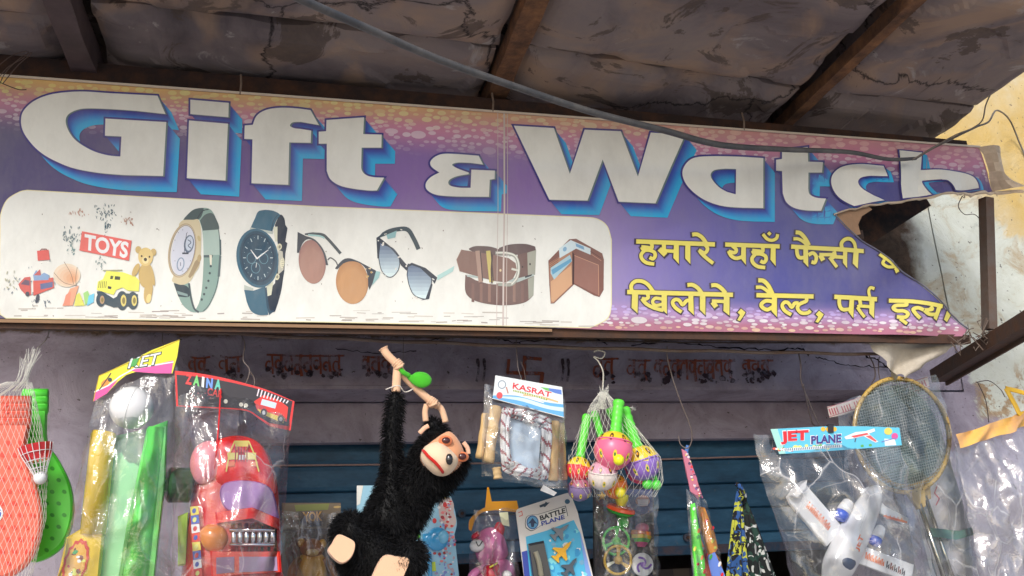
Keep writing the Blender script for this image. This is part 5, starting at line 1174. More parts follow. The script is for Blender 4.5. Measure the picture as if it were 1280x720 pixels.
g.puff(FP, C(214, 150, 110), .095, .052, n=6); g.build('face', M_FELT, t, smooth=True)
g = G(m); g.puff(crom([(524, 566), (540, 562), (556, 574), (562, 586), (552, 600), (538, 602), (524, 591), (518, 578)], 5, True), C(232, 186, 156), .128, .045, n=6); g.build('muzzle', M_FELT, t, smooth=True)
def onm(x, y):  # lies on the muzzle
    k = min(1, ((x - 539) / 23) ** 2 + ((y - 582) / 20) ** 2); return .128 + .045 * math.sqrt(max(.04, 1 - k)) + .002
pts = crom([(519, 572), (524, 581), (531, 588), (537, 594), (543, 600)], 5); g = G(); g.tube([m(x, y, onm(x, y)) for x, y in pts], [.002] + [.0042] * (len(pts) - 2) + [.002], C(176, 34, 28), 8); g.build('mouth', M_FELT, t, smooth=True)
g = G(m); g.ball(m(548.5, 585, onm(548, 585)), px2m(Ym, 5.5), C(26, 24, 26), (.75, .6, 1.15), 12); g.build('nose', M_SHINY, t, smooth=True)
for x, y in ((546, 561.5), (567, 579)):
    g = G(); g.ball(m(x, y, .148 if x < 560 else .125), px2m(Ym, 7.5), C(196, 112, 74), (1.1, .35, .8), 12); e = g.build('eye_patch', M_FELT, t, smooth=True)
    g = G(); g.ball(m(x, y, .153 if x < 560 else .132), px2m(Ym, 4.4), C(66, 24, 22), (1.1, .5, .85), 12); g.build('eye', M_SHINY, e, smooth=True)
for pts in ([(518, 549), (524, 543), (529, 540)], [(571, 560), (576, 567), (577, 574)]):
    g = G(); g.tube(w3([m(x, y, .10) for x, y in pts]), .006, C(214, 168, 140), 8, flat=.4); g.build('ear', M_FELT, t, smooth=True)
def fist(x, y, d, px, py):
    g = G(); c = m(x, y, d); g.ball(c, px2m(Ym, 6.2), FELT, (1, .9, 1.1), 14)
    for k in range(4):
        a = k * .28 - .42; ux, uy = math.cos(-.9), -math.sin(-.9)
        bx, by = x + (k - 1.5) * 2.6 * px, y + (k - 1.5) * 2.6 * py
        g.tube(w3([m(bx - 5 * py, by + 5 * px, d + .004), m(bx - 2 * py, by + 2 * px, d + .016), m(bx + 3 * py, by - 3 * px, d + .016), m(bx + 5.5 * py, by - 5.5 * px, d + .006)], 4), px2m(Ym, 1.7 - .12 * abs(k - 1.3)), FELT, 8)
    g.tube(w3([m(x - 3, y + 5, d + .006), m(x + 1, y + 4, d + .017), m(x + 5, y + 2, d + .016)], 4), px2m(Ym, 1.8), FELT, 8)
    g.build('hand', M_FELT, t, smooth=True)
fist(496, 459, .022, .70, .72); fist(540, 503, -.005, .80, .55)
g = G(); g.tube(w3([m(496, 463, .02), m(495, 474, .02), m(494, 492, .02)]), [px2m(Ym, 5.2)] * 13, FELT, 12); g.build('forearm', M_FELT, t, smooth=True)
g = G(); g.tube(w3([m(534, 505, -.01), m(532, 514, -.01), m(533, 526, -.01)]), px2m(Ym, 3.6), FELT, 10); g.tube(w3([m(545, 504, -.012), m(553, 511, -.012), m(558, 527, -.012)]), px2m(Ym, 3.8), FELT, 10); g.build('forearm', M_FELT, t, smooth=True)
def foot(pts, d0, d1):
    g = G(m); g.slab(crom(pts, 5, True), FELT, d0, d1, bev=.012); g.build('foot', M_FELT, t, smooth=False)
foot([(420, 671), (431, 674), (441, 682), (436, 699), (423, 706), (408, 692), (413, 681)], .06, .10)
foot([(474, 697), (490, 697), (506, 701), (499, 722), (488, 752), (452, 752), (462, 718)], .07, .11)
t = thing('toy_branch', 'peach cloth branch with one green leaf gripped by the plush monkey', 'toy branch', loc(512, 474, Ym))
g = G(); g.tube(w3([m(478, 438, .024), m(483, 446, .024), m(495, 458, .022), m(505, 471, .01), m(520, 485, .0), m(534, 497, -.004), m(548, 507, -.006)]), [px2m(Ym, 6.2), px2m(Ym, 5.6)] + [px2m(Ym, 4.8)] * 35, FELT, 12, ); g.build('stick', M_FELT, t, smooth=True)
g = G(m); GL = C(70, 172, 44); g.puff(crom([(505, 469), (512, 471), (520, 467), (531, 468), (538, 475), (536, 483), (526, 487), (516, 483), (508, 475)], 5, True), GL, .02, .012); g.tube(w3([m(497, 462, .03), m(502, 468, .03), m(510, 472, .024)]), px2m(Ym, 3), GL, 8); g.build('leaf', M_FELT, t, smooth=True)
wire('tie_string', [P(517, 486, 2.53), P(506, 490, 2.53), P(498, 482, 2.52), P(482, 487, 2.52)], .0016, C(206, 200, 190), 'short white string end sticking out under the monkey\'s raised hand', 'string')

# ------------------------------------------------------------------ second row, near the shutter
BK2 = 'toys hung in the back row'
Y2 = 2.86
def hang(x, y, Y=Y2):
    pass
m = at(Y2)
t = thing('toy_packet', 'dark gold packet with brown toy figure hanging left of the monkey', 'packet', loc(390, 718, Y2), BK2)
g = G(m); g.slab([(352, 628), (426, 628), (426, 790), (352, 790)], C(84, 70, 60), -.012, -.008)
g.poly([(353, 629), (426, 629), (426, 660), (353, 662)], C(110, 94, 74), -.006); g.poly([(368, 631), (412, 629), (410, 637), (370, 639)], C(120, 124, 60), -.0055); 
g.poly([(376, 640), (404, 639), (404, 652), (380, 654)], C(90, 70, 52), -.0052); g.text('YOK', [(378, 640), (403, 639), (403, 651), (380, 652)], C(206, 150, 60), -.004, bold=.03)
g.poly([(384, 654), (402, 652), (402, 657), (384, 659)], C(48, 40, 38), -.0045)
for k in range(26):
    rg = random.Random(k); x, y = rg.uniform(354, 424), rg.uniform(632, 760); g.poly(ell(x, y, rg.uniform(2, 6), rg.uniform(1, 4), rg.uniform(0, 180), 7), C(*rg.choice(((180, 150, 90), (120, 80, 50), (60, 60, 70), (150, 120, 100), (96, 60, 40)))), -.006)
g.build('backing_card', M_CARD, t)
film('film', [(351, 640), (427, 640), (428, 792), (350, 792)], Y2, .02, .03, .014, t, 3, nx=20, ny=26)
t = thing('toy_figure', 'brown and gold round headed toy figure inside the dark gold packet', 'toy figure', loc(388, 718, Y2)); BR, GO = C(150, 96, 50), C(196, 150, 70)
g = G(m); g.puff(ell(390, 686, 15, 13), BR, .01, .03); g.build('head', M_PLAST, t, smooth=True)
for x, y in ((377, 679), (403, 680)): g = G(m); g.puff(ell(x, y, 5, 6), GO, .012, .012); g.build('ear', M_PLAST, t, smooth=True)
g = G(m); g.puff(crom([(376, 694), (404, 694), (412, 730), (408, 770), (374, 770), (368, 730)], 5, True), GO, .01, .035); g.build('torso', M_PLAST, t, smooth=True)
for sx in (-1, 1):
    g = G(); g.tube(w3([m(390 + sx * 14, 700, .015), m(390 + sx * 24, 712, .02), m(390 + sx * 26, 728, .02)]), px2m(Y2, 5.5), BR, 10); g.build('arm', M_PLAST, t, smooth=True)
g = G(m); g.puff(ell(390, 691, 8, 5), C(216, 180, 120), .034, .01); g.build('muzzle', M_PLAST, t, smooth=True)
# blue blister card
t = thing('blister_card', 'pale blue speckled toy card half hidden behind the plush monkey', 'toy card', loc(512, 718, Y2), BK2)
g = G(m); co = path((446, 607), (560, 606), (569, 640), [(569, 640), (571, 655), (568, 668)], (576, 740), (578, 790), (446, 790))
g.slab(co, C(142, 186, 206), -.004, 0); g.poly([(446, 607), (454, 607), (450, 630), (446, 632)], C(220, 216, 206), .0012)
g.poly(path([(553, 622), (562, 622), (567, 630), (567, 640), (570, 650), (568, 658), (560, 660), (550, 648), (548, 632)]), C(190, 170, 164), .0012)
rg = random.Random(31)
for k in range(150):
    t_ = rg.random(); y = 625 + 150 * t_; x = rg.gauss(559 - .0 * t_, 5 + 3 * t_); 
    if 530 < x < 566 + 8 * t_: g.poly(ell(x, y, rg.uniform(.8, 2.6), rg.uniform(.8, 2.4), 0, 8), C(*rg.choice(((190, 60, 60), (214, 120, 120), (230, 226, 224), (120, 130, 190), (176, 150, 160), (150, 40, 50)))), .0016)
for x, y in ((556, 631), (543, 651), (556, 620)): g.poly(ell(x, y, 2.6, 3.4, 0, 10), C(196, 50, 50) if y > 625 else C(190, 170, 60), .002)
g.poly([(538, 703), (544, 702), (545, 714), (539, 714)], C(190, 206, 60), .002); g.poly([(520, 660), (525, 658), (525, 672), (521, 674)], C(110, 200, 60), .002)
g.build('card', M_CARD, t)
g = G(m); TB = C(70, 156, 206); g.puff(ell(546, 674, 13.5, 15, 10, 24), TB, .012, .022); g.slab([(527, 668), (542, 666), (542, 682), (528, 680)], TB, .004, .024, bev=.006); g.puff(ell(552, 672, 7, 8.5, 10, 16), C(110, 180, 220), .03, .008); g.tube(w3([m(536, 690, .01), m(537, 720, .012), m(538, 770, .01)]), .006, TB, 8); g.build('toy_lollipop', M_SHINY, t, smooth=True)
# pink toy in orange topped bag
t = thing('toy_packet', 'clear bag with orange hanger top holding a pink toy animal', 'packet', loc(615, 718, Y2), BK2)
g = G(m); OT = C(206, 140, 30)
g.slab(path((606.5, 634), (609, 609), (611, 609), (614.5, 627), (646, 626), (648, 636), [(644, 640), (618, 638), (602, 641), (594, 650), (589, 664)], [(586, 662), (587, 650), (596, 640)]), OT, -.002, .002); g.build('hanger_top', M_PLAST, t)
film('film', [(590, 640), (645, 636), (648, 790), (580, 790)], Y2, .02, .035, .011, t, 4, nx=20, ny=28)
g = G(m); g.slab([(621, 642), (632, 641), (634, 659), (625, 657)], C(232, 214, 178), .03, .031); g.build('label_sticker', M_CARD, t)
t = thing('toy_animal', 'glossy pink toy animal with red ears and white snout in the orange topped bag', 'toy animal', loc(612, 720, Y2)); PK, PR, WH = C(232, 120, 168), C(190, 40, 60), C(224, 218, 212)
g = G(m); g.puff(crom([(600, 664), (613, 659), (626, 666), (633, 684), (633, 696), (620, 703), (603, 707), (594, 694), (594, 676)], 5, True), PK, .01, .045); g.build('head', M_SHINY, t, smooth=True)
for pts in ([(616, 660), (620, 653), (627, 655), (629, 664), (624, 674), (617, 668)], [(588, 670), (595, 664), (598, 670), (590, 676)]):
    g = G(m); g.puff(crom(pts, 4, True), PR, .018, .02); g.build('ear', M_SHINY, t, smooth=True)
g = G(m); g.puff(ell(594, 683, 9.5, 8.5, 0, 18), WH, .03, .03); g.build('snout', M_SHINY, t, smooth=True)
g = G(); g.tube(w3([m(590, 678, .062), m(593, 684, .064), m(598, 678, .06)]), .0015, C(40, 36, 40), 6); g.build('mouth', M_SHINY, t)
g = G(m); g.puff(crom([(600, 706), (622, 697), (640, 704), (645, 730), (640, 775), (600, 775), (590, 735)], 5, True), PK, .005, .045); g.build('torso', M_SHINY, t, smooth=True)
g = G(m); g.puff(crom([(601, 710), (618, 704), (622, 716), (618, 735), (604, 735)], 5, True), PR, .035, .022); g.build('waistcoat', M_SHINY, t, smooth=True)
g = G(m); g.puff(ell(629, 719, 7, 6), WH, .038, .02); g.tube(w3([m(607, 710, .057), m(614, 706, .058), m(617, 704, .056)]), .003, C(230, 196, 60), 6); g.build('button', M_SHINY, t, smooth=True)
g = G(); g.tube(w3([m(598, 712, .03), m(588, 718, .04), m(583, 730, .04)]), px2m(Y2, 4.5), PK, 10); g.build('arm', M_SHINY, t, smooth=True)
# battle plane card
Y3 = 2.80; m = at(Y3)
t = thing('blister_card', 'grey and blue BATTLE PLANE toy card tilted to the left', 'toy card', loc(700, 718, Y3), BK2)
g = G(m); g.slab(path([(645, 641), (646.5, 637), (650, 635)], (706, 617), [(706, 617), (711, 616), (714, 619)], (722, 640), (758, 790), (664, 790)), C(206, 202, 198), -.004, 0); g.build('card', M_CARD, t)
g = G(m)
g.poly([(674, 632), (681, 629), (682, 627), (684, 628.5), (687, 628), (684, 631), (681, 634), (679, 633), (675, 634.5)], C(58, 74, 88), .0015)
bo = path([(656, 655), (658, 646), (666, 643)], (672, 643), (707, 632), (710, 645), (676, 657), [(672, 660), (664, 664), (657, 660)])
g.poly(bo, C(70, 76, 84), .0012); g.poly([(683 + (x - 683) * .97, 648 + (y - 648) * .93) for x, y in bo], C(212, 210, 206), .0014)
g.poly(ell(665.5, 653, 7.6, 8.8, 0, 20), C(40, 84, 140), .0017); g.poly(ell(665.5, 653, 6.4, 7.5, 0, 20), C(90, 150, 190), .0018); g.poly([(659.5, 655), (665.5, 647.5), (671.5, 655), (668, 654), (667, 659), (664, 659), (663, 654)], C(36, 52, 84), .0019)
g.text('BATTLE', [(674, 645), (706, 634.5), (707, 641), (675.5, 651)], C(36, 40, 50), .0017, bold=.035); g.text('PLANE', [(676, 652), (705, 643), (706, 648.5), (677, 657.5)], C(44, 64, 150), .0017, bold=.03)
g.poly(ell(709, 627, 3.2, 3), C(60, 96, 120), .0014); g.stroke([(648, 641), (652, 639), (653, 644), (649, 645.5)], 1, C(200, 110, 100), .0014)
g.poly([(657, 671), (684, 663), (717, 650), (726, 668), (752, 780), (668, 780)], C(72, 168, 206), .0010)
rg = random.Random(77)
for k in range(60):
    y = rg.uniform(660, 770); x = rg.uniform(686, 722 + (y - 660) * .25); s_ = rg.uniform(2, 6); g.poly([(x + s_ * rg.uniform(.4, 1) * math.cos(a), y + s_ * rg.uniform(.4, 1) * math.sin(a)) for a in [q * 1.05 for q in range(6)]], C(*rg.choice(((226, 232, 236), (206, 224, 232), (120, 200, 226), (50, 140, 190), (110, 160, 190)))), .0014)
g.poly([(652, 690), (659, 688), (668, 780), (661, 780)], C(50, 66, 150), .0013); g.poly([(724, 662), (729, 680), (752, 770), (740, 770)], C(120, 150, 210), .0013)
g.build('card_print', M_CARD, t)
g = G(m)
def pj(cx, cy, s_, ang, col):
    r_ = math.radians(ang); f = lambda pts: [(cx + (x * math.cos(r_) - y * math.sin(r_)) * s_, cy + (x * math.sin(r_) + y * math.cos(r_)) * s_) for x, y in pts]
    g.slab(f([(0, -1.0), (.14, -.6), (.17, -.1), (.75, .35), (.75, .52), (.17, .45), (.15, .75), (.4, .95), (.4, 1.05), (-.4, 1.05), (-.4, .95), (-.15, .75), (-.17, .45), (-.75, .52), (-.75, .35), (-.17, -.1), (-.14, -.6)]), col, .004, .012)
pj(703, 688, 15, 42, C(214, 160, 40)); g.build('toy_jet', M_PLAST, t)
for cx, cy, s_, an, cl in ((700, 664, 13, 50, C(110, 116, 124)), (712, 708, 13, 35, C(70, 80, 90))):
    g = G(m); pj(cx, cy, s_, an, cl); g.build('toy_jet', M_PLAST, t)
g = G(m); g.slab([(659, 680), (678, 676), (700, 780), (672, 780)], C(52, 54, 60), .002, .02, bev=.006); g.tube(w3([m(667, 690, .024), m(671, 703, .026), m(674, 720, .024)]), .008, C(120, 116, 100), 8); g.build('launcher', M_SHINY, t)
# spinning top bag
t = thing('toy_packet', 'dark backed packet of spinning tops and flying rings below the rattles', 'packet', loc(780, 718, Y2), BK2); m = at(Y2)
g = G(m); g.slab([(742, 604), (818, 608), (819, 790), (743, 790)], C(44, 42, 46), -.010, -.006)
g.poly([(784, 612), (816, 611), (817, 640), (790, 646)], C(62, 70, 110), -.005); g.poly(ell(804, 626, 9, 7), C(190, 140, 120), -.0045); g.poly([(797, 624), (812, 624), (810, 632), (799, 632)], C(216, 200, 196), -.004)
rg = random.Random(15)
for k in range(60): x, y = rg.uniform(746, 816), rg.uniform(612, 780); g.poly(ell(x, y, rg.uniform(.4, 1.6), rg.uniform(.4, 1.6), 0, 6), C(*rg.choice(((190, 190, 200), (120, 110, 140), (160, 120, 80), (90, 90, 120)))), -.005)
g.poly([(753 + (6.5 if k % 2 == 0 else 2.8) * math.sin(k * math.pi / 5), 620 - (6.5 if k % 2 == 0 else 2.8) * math.cos(k * math.pi / 5)) for k in range(10)], C(214, 170, 70), -.0045)
g.build('backing_card', M_CARD, t)
film('film', [(741, 612), (819, 612), (822, 792), (740, 792)], Y2, .02, .035, .010, t, 5, nx=22, ny=30)
SP = 'toys inside the spinning top packet'
t = thing('spinning_top', 'red and green tilted spinning top with green stem', 'spinning top', loc(776, 650, Y2), SP)
def disc(a, b_, r0, r1, col, n=22):
    g.tube([a, a.lerp(b_, .15), a.lerp(b_, .85), b_], [r0 * .9, r0, r1, r1 * .9], col, n)
g = G(); c = m(773, 638, .02); axs = Vector((.22, -.35, 1)).normalized(); disc(c - axs * .002, c + axs * .010, px2m(Y2, 18), px2m(Y2, 17), C(226, 84, 50)); g.build('disc', M_SHINY, t)
g = G(); disc(c - axs * .012, c - axs * .002, px2m(Y2, 15), px2m(Y2, 18), C(60, 176, 70)); g.build('underside', M_SHINY, t)
g = G(); a = c - axs * .012 + Vector((.008, 0, 0)); g.tube([a, a - Vector((-.002, 0, .03)), a - Vector((-.002, 0, .042))], [px2m(Y2, 7), px2m(Y2, 6.5), px2m(Y2, 5)], C(50, 170, 60), 14); g.build('stem', M_SHINY, t)
g = G(); a = c + axs * .010; g.tube([a, a + Vector((.003, 0, .02)), a + Vector((.004, 0, .034))], [px2m(Y2, 5), px2m(Y2, 8), px2m(Y2, 8.5)], C(196, 190, 60), 14); g.build('knob', M_SHINY, t)
def ring(cx, cy, r_, col, label, d, tip):
    t = thing('flying_ring', label, 'flying ring', loc(cx, cy + r_, Y2), SP)
    g = G(); pts = [m(cx + r_ * math.cos(a), cy + r_ * 1.06 * math.sin(a), d) for a in [k * math.pi / 16 for k in range(33)]]; g.tube(pts, px2m(Y2, 1.7), col, 8); g.build('rim', M_SHINY, t, smooth=True)
    g = G(); g.tube([m(cx, cy, d - .006), m(cx, cy, d + .006), m(cx, cy, d + .012)], [px2m(Y2, 5), px2m(Y2, 5), px2m(Y2, 2)], col, 14); g.build('hub', M_SHINY, t)
    for k in range(3):
        a = math.radians(-90 + 120 * k + 4); b_ = a + .28; p_ = lambda r2, q: (cx + r2 * math.cos(q), cy + r2 * math.sin(q))
        g = G(m); g.slab([p_(4, a - .3), p_(r_ * .95, a - .16), p_(r_ * .95, a + .16), p_(4, a + .3)], tip if k == 2 else col, d - .003, d + .002); g.build('blade', M_SHINY, t)
ring(768.5, 676.5, 16, C(66, 186, 76), 'green three bladed flying ring above the yellow one', .012, C(66, 186, 76)); ring(769, 700.5, 16.5, C(200, 160, 50), 'yellow three bladed flying ring with one pale blade', .024, C(220, 214, 190))
t = thing('spinning_top', 'striped orange, yellow, green and pink spinning top', 'spinning top', loc(801, 684, Y2), SP)
for y, y2, r0, r1, cl in ((665, 669, 12, 12.6, C(226, 120, 60)), (669, 673.5, 12.4, 11.4, C(226, 180, 60)), (673.5, 678, 11, 8.5, C(84, 176, 70)), (678, 684, 8, 4.5, C(226, 90, 140))):
    g = G(); g.tube([m(800, y, .012), m(800, y + .4, .012), m(799.5, y2 - .4, .012), m(799.5, y2, .012)], [px2m(Y2, r0 * .95), px2m(Y2, r0), px2m(Y2, r1), px2m(Y2, r1 * .95)], cl, 20); g.build('band', M_SHINY, t)
g = G(); g.ball(m(801, 661, .012), px2m(Y2, 8.5), C(206, 120, 140), (1, 1, .8), 16); g.build('dome', M_SHINY, t, smooth=True)
t = thing('spinning_top', 'round white spinning disc with purple swirl low in the packet', 'spinning top', loc(801, 722, Y2), SP)
g = G(); a, b_ = m(801, 706, .008), m(801, 706, .018); g.tube([a, a.lerp(b_, .3), a.lerp(b_, .8), b_], [px2m(Y2, 12), px2m(Y2, 13.5), px2m(Y2, 13.5), px2m(Y2, 12.5)], C(216, 216, 226), 24); g.build('disc', M_SHINY, t)
g = G(m)
for k in range(3): g.stroke(crom([(801 + 10 * math.cos(k * 2.1 + q * .5) * (1 - q * .22), 706 + 10 * math.sin(k * 2.1 + q * .5) * (1 - q * .22)) for q in range(4)], 4), 2.6, C(120, 80, 170), .0195)
g.poly(ell(801, 706, 3.4, 3.4), C(150, 110, 190), .020); g.build('swirl', M_CARD, t)

# ------------------------------------------------------------------ skipping rope packet
Yr = 2.57; m = at(Yr)
t = thing('rope_packet', 'clear packet with pale blue KASRAT header card holding a skipping rope', 'packet', loc(655, 608, Yr), 'bagged toys in the front row')
film('film', [(604, 482), (704, 500), (708, 612), (600, 596)], Yr, .012, .026, .007, t, 6, nx=22, ny=24, jit=3)
g = G(m); hc = [(616.5, 472), (699, 486.5), (700, 498), (701, 524.5), (613, 501)]
g.poly(hc, C(206, 222, 230), .03)
g.poly(path((613.5, 497), [(613.5, 497), (640, 497), (662, 502), (684, 506), (700.5, 508)], (701, 524.5), (613, 501)), C(96, 160, 206), .0302); g.poly(path([(624, 498), (650, 500), (680, 509), (700.7, 512)], [(700.7, 517), (678, 513), (648, 504), (624, 500)]), C(190, 214, 230), .0304)
g.poly(path([(650, 497), (672, 500), (694, 506)], [(694, 504), (674, 498), (652, 495)]), C(226, 170, 120), .0305)
g.text('KASRAT', [(638.5, 481), (686, 493), (685, 499.5), (637.5, 488.5)], C(200, 50, 60), .0305, bold=.02)
g.stroke([(639, 491), (660, 496), (680, 502)], 2.0, C(150, 160, 70), .0306); 
for k in range(14): g.stroke([(640 + k * 2.9, 490.4 + k * .74), (640.6 + k * 2.9, 492.4 + k * .74)], .8, C(206, 222, 200), .0308)
g.stroke([(656, 500), (676, 506)], 1.2, C(226, 226, 226), .0307)
g.poly(ell(621.5, 497, 3.8, 4.2), C(206, 80, 84), .0305); g.stroke(ell(624.5, 483.5, 4.6, 4.8, 0, 16), .9, C(120, 130, 150), .0305, closed=True); g.stroke([(630, 487), (632, 494)], 1.6, C(176, 120, 110), .0305)
g.poly([(672, 486.5), (698, 490), (698.5, 496), (690, 494)], C(90, 120, 190), .0305); g.poly([(672, 486.5), (682, 488), (684, 492), (678, 490)], C(110, 180, 90), .0306)
g.poly([(614, 500.6), (700.8, 523.6), (701, 524.5), (613, 501)], C(226, 206, 190), .0306)
g.build('header_card', M_CARD, t)
g = G(m); g.slab([(675, 613), (679, 606), (696, 616), (692, 620)], C(214, 216, 218), 0, .002); g.build('tag', M_CARD, t)
g = G(m); g.slab([(634, 520), (678, 526), (674, 588), (636, 585)], C(176, 192, 206), -.012, -.010); g.build('inner_card', M_CARD, t)
t = thing('skipping_rope', 'white and maroon braided skipping rope coiled in a square loop', 'skipping rope', loc(655, 600, Yr))
W_, MR = C(232, 228, 226), C(150, 84, 90)
g = G(); rg = random.Random(3)
for k, (e, d) in enumerate(((0, .002), (4.6, .008), (9, .0), (2.4, .016), (6.8, .014))):
    xs0, xs1 = 627 + e, 687 - e * .9; base = [(xs0 + 6, 511 + e), (655, 515 + e * .9), (xs1 - 4, 524 + e * .7), (xs1, 536), (xs1 - 1.5, 565), (xs1 - 4, 592 - e), (xs1 - 12, 597 - e * .9), (655, 594 - e * .9), (xs0 + 8, 589 - e), (xs0 + 2, 580), (xs0, 550), (xs0 + 1, 520)]
    pl = crom([(x + rg.uniform(-1.5, 1.5), y + rg.uniform(-1.5, 1.5)) for x, y in base], 14, True); pl.append(pl[0])
    cols = [[MR if ((i + q) % 8) in (0, 1) else W_ for q in range(8)] for i in range(len(pl))]
    g.tube([m(x, y, d + .003 * math.sin(i * .35 + k)) for i, (x, y) in enumerate(pl)], px2m(Yr, 2.6), W_, 8, cols=cols)
g.build('cord', M_CLOTH, t, smooth=True)
WD = C(212, 178, 124)
for x0, y0, x1, y1, r_, d in ((620, 508, 610, 578, 6.6, .0), (693, 527, 691, 601, 5.6, .004), (609, 516, 601, 572, 5, -.016), (701, 528, 705, 599, 5.4, -.012), (621, 584, 623, 598, 5, -.006)):
    g = G(); a, b_ = m(x0, y0, d), m(x1, y1, d); n_ = 14
    g.tube([a.lerp(b_, i / n_) for i in range(n_ + 1)], [px2m(Yr, r_) * (1 + .06 * math.sin(i * 1.1) + (.08 if i in (1, n_ - 1) else 0)) for i in range(n_ + 1)], WD, 14); g.build('handle', M_WOOD, t, smooth=True)

# ------------------------------------------------------------------ rattles in a net
Yt = 2.57; m = at(Yt); RG = 'baby rattles in the white net'
def rattle(label, hx, hy, hw, bx, by, r_, top, low, d, tip=None, split=.1, tilt=(0, 0), specks=True, noh=False):
    t = thing('rattle', label, 'rattle', loc(bx, by + r_, Yt), RG); GN = C(92, 206, 64); c = m(bx, by, d); R_ = px2m(Yt, r_)
    ax_ = ((m(hx, hy, d) - c) if not noh else Vector((0, -.4, 1))).normalized()
    g = G(); g.ball(c, R_, top, n=24, fn=lambda u: top if u.dot(ax_) > split else low); bl = g.build('ball', M_PLAST, t, smooth=True)
    g = G(); s_ = []
    u1 = ax_.cross(Vector((0, 1, 0))).normalized(); u2 = u1.cross(ax_)
    ring_ = [c + (u1 * math.cos(a) + u2 * math.sin(a)) * R_ * math.sqrt(1 - split * split) * 1.01 + ax_ * R_ * split for a in [k * math.pi / 14 for k in range(29)]]
    g.tube(ring_, R_ * .05, low, 6); g.build('seam', M_PLAST, bl, smooth=True)
    g = G(); n_ = 0
    for k in range(8):       # slots, dark with a bright insert
        a = k * math.pi / 4 + .2
        for lat, cl in ((.55, C(70, 44, 30)), (-.35, C(226, 190, 60) if specks else C(60, 50, 60))):
            dv = (u1 * math.cos(a + (lat > 0) * .3) + u2 * math.sin(a + (lat > 0) * .3)) * math.sqrt(1 - lat * lat) + ax_ * lat
            if dv.y > .1: continue
            p_ = c + dv * R_ * 1.012; tu = dv.cross(ax_).normalized(); tv = tu.cross(dv)
            vs_ = [g.v(p_ + tu * R_ * .10 * math.cos(q) + tv * R_ * .24 * math.sin(q)) for q in [z * math.pi / 5 for z in range(10)]]; g.f(vs_, cl)
            p2 = c + dv * R_ * 1.018; vs_ = [g.v(p2 + tu * R_ * .055 * math.cos(q) + tv * R_ * .1 * math.sin(q)) for q in [z * math.pi / 4 for z in range(8)]]; g.f(vs_, C(60, 110, 60) if lat < 0 else C(206, 150, 40))
    g.build('slots', M_PLAST, bl)
    if not noh:
        g = G(); a, b_ = c + ax_ * R_ * .92, m(hx, hy, d); n_ = 22
        prof = [1.15 if i in (0, 1) else (1.12 if i >= 19 else 1.0 + .09 * (i % 4 == 0)) for i in range(n_ + 1)]; prof[-1] = .8
        g.tube([a.lerp(b_, i / n_) for i in range(n_ + 1)], [px2m(Yt, hw) * q for q in prof], GN, 14); g.build('handle', M_PLAST, t, smooth=True)
    if tip:
        g = G(); g.ball(c - ax_ * R_ * .35 + Vector((0, -R_ * .9, -R_ * .25)) if not noh else c + Vector((0, -.01, -R_)), px2m(Yt, 6.6), tip, n=14); g.build('knob', M_PLAST, t, smooth=True)
YB, PKB, PU = C(236, 186, 50), C(232, 100, 132), C(136, 104, 184)
rattle('pink and yellow rattle with yellow tip, frontmost in the net', 765, 505, 6.4, 758, 567, 23.5, YB, PKB, .06, C(226, 220, 40), .45)
rattle('purple and yellow rattle at the right of the net', 776, 511, 7, 800, 580, 21.5, YB, PU, .02, None, .15)
rattle('pink and yellow rattle mostly hidden behind the purple one', 768, 506, 5.5, 808, 583, 19, YB, C(224, 70, 110), -.05, None, .4)
rattle('small yellow and red rattle at the left of the net', 734, 518, 5.2, 723, 586, 15, YB, C(216, 60, 70), .0, None, .1)
rattle('clear speckled ball with orange rim below the pink rattle', 750, 520, 4, 749, 596, 18, C(196, 150, 170), C(206, 196, 190), .03, None, .3, noh=True)
rattle('dull violet speckled ball lowest at the left of the net', 724, 560, 4, 726, 611, 14.5, C(150, 90, 110), C(112, 96, 132), -.01, None, .35, noh=True)
rattle('orange ball at the bottom of the net beside the clear one', 745, 512, 4.5, 772, 607, 15, C(226, 140, 40), C(206, 110, 40), -.02, C(206, 196, 50), .2)
for lb, x, y in (('left one of two small green knobs at the bottom of the net', 806, 606), ('right one of two small green knobs at the bottom of the net', 817, 607)):
    t = thing('rattle', lb, 'rattle', loc(x, y + 6, Yt), RG); g = G(); g.ball(m(x, y, .02), px2m(Yt, 6.5), C(84, 200, 70), n=14); g.build('ball', M_PLAST, t, smooth=True)
    g = G(); g.tube([m(x, y - 4, .018), m(x - 1, y - 14, .01)], px2m(Yt, 3), C(84, 200, 70), 10); g.build('neck', M_PLAST, t, smooth=True)
def nf2(v):
    return stops([(0, (750, 757, 490, .005)), (.15, (738, 770, 505, .03)), (.4, (724, 792, 535, .06)), (.7, (708, 822, 575, .10)), (.9, (714, 826, 605, .08)), (1, (730, 818, 622, .02))], v)
netbag('net_bag', nf2, 13, 18, None, Yt, 'white net bag gathered to a point around the baby rattles', [(752, 512, 752, 498, 753, 487, 18), (742, 515, 744, 506, 735, 512, 8), (780, 512, 784, 511, 788, 513, 10), (740, 522, 746, 504, 752, 490, 10), (768, 520, 760, 502, 754, 490, 10)], r_=.00038)

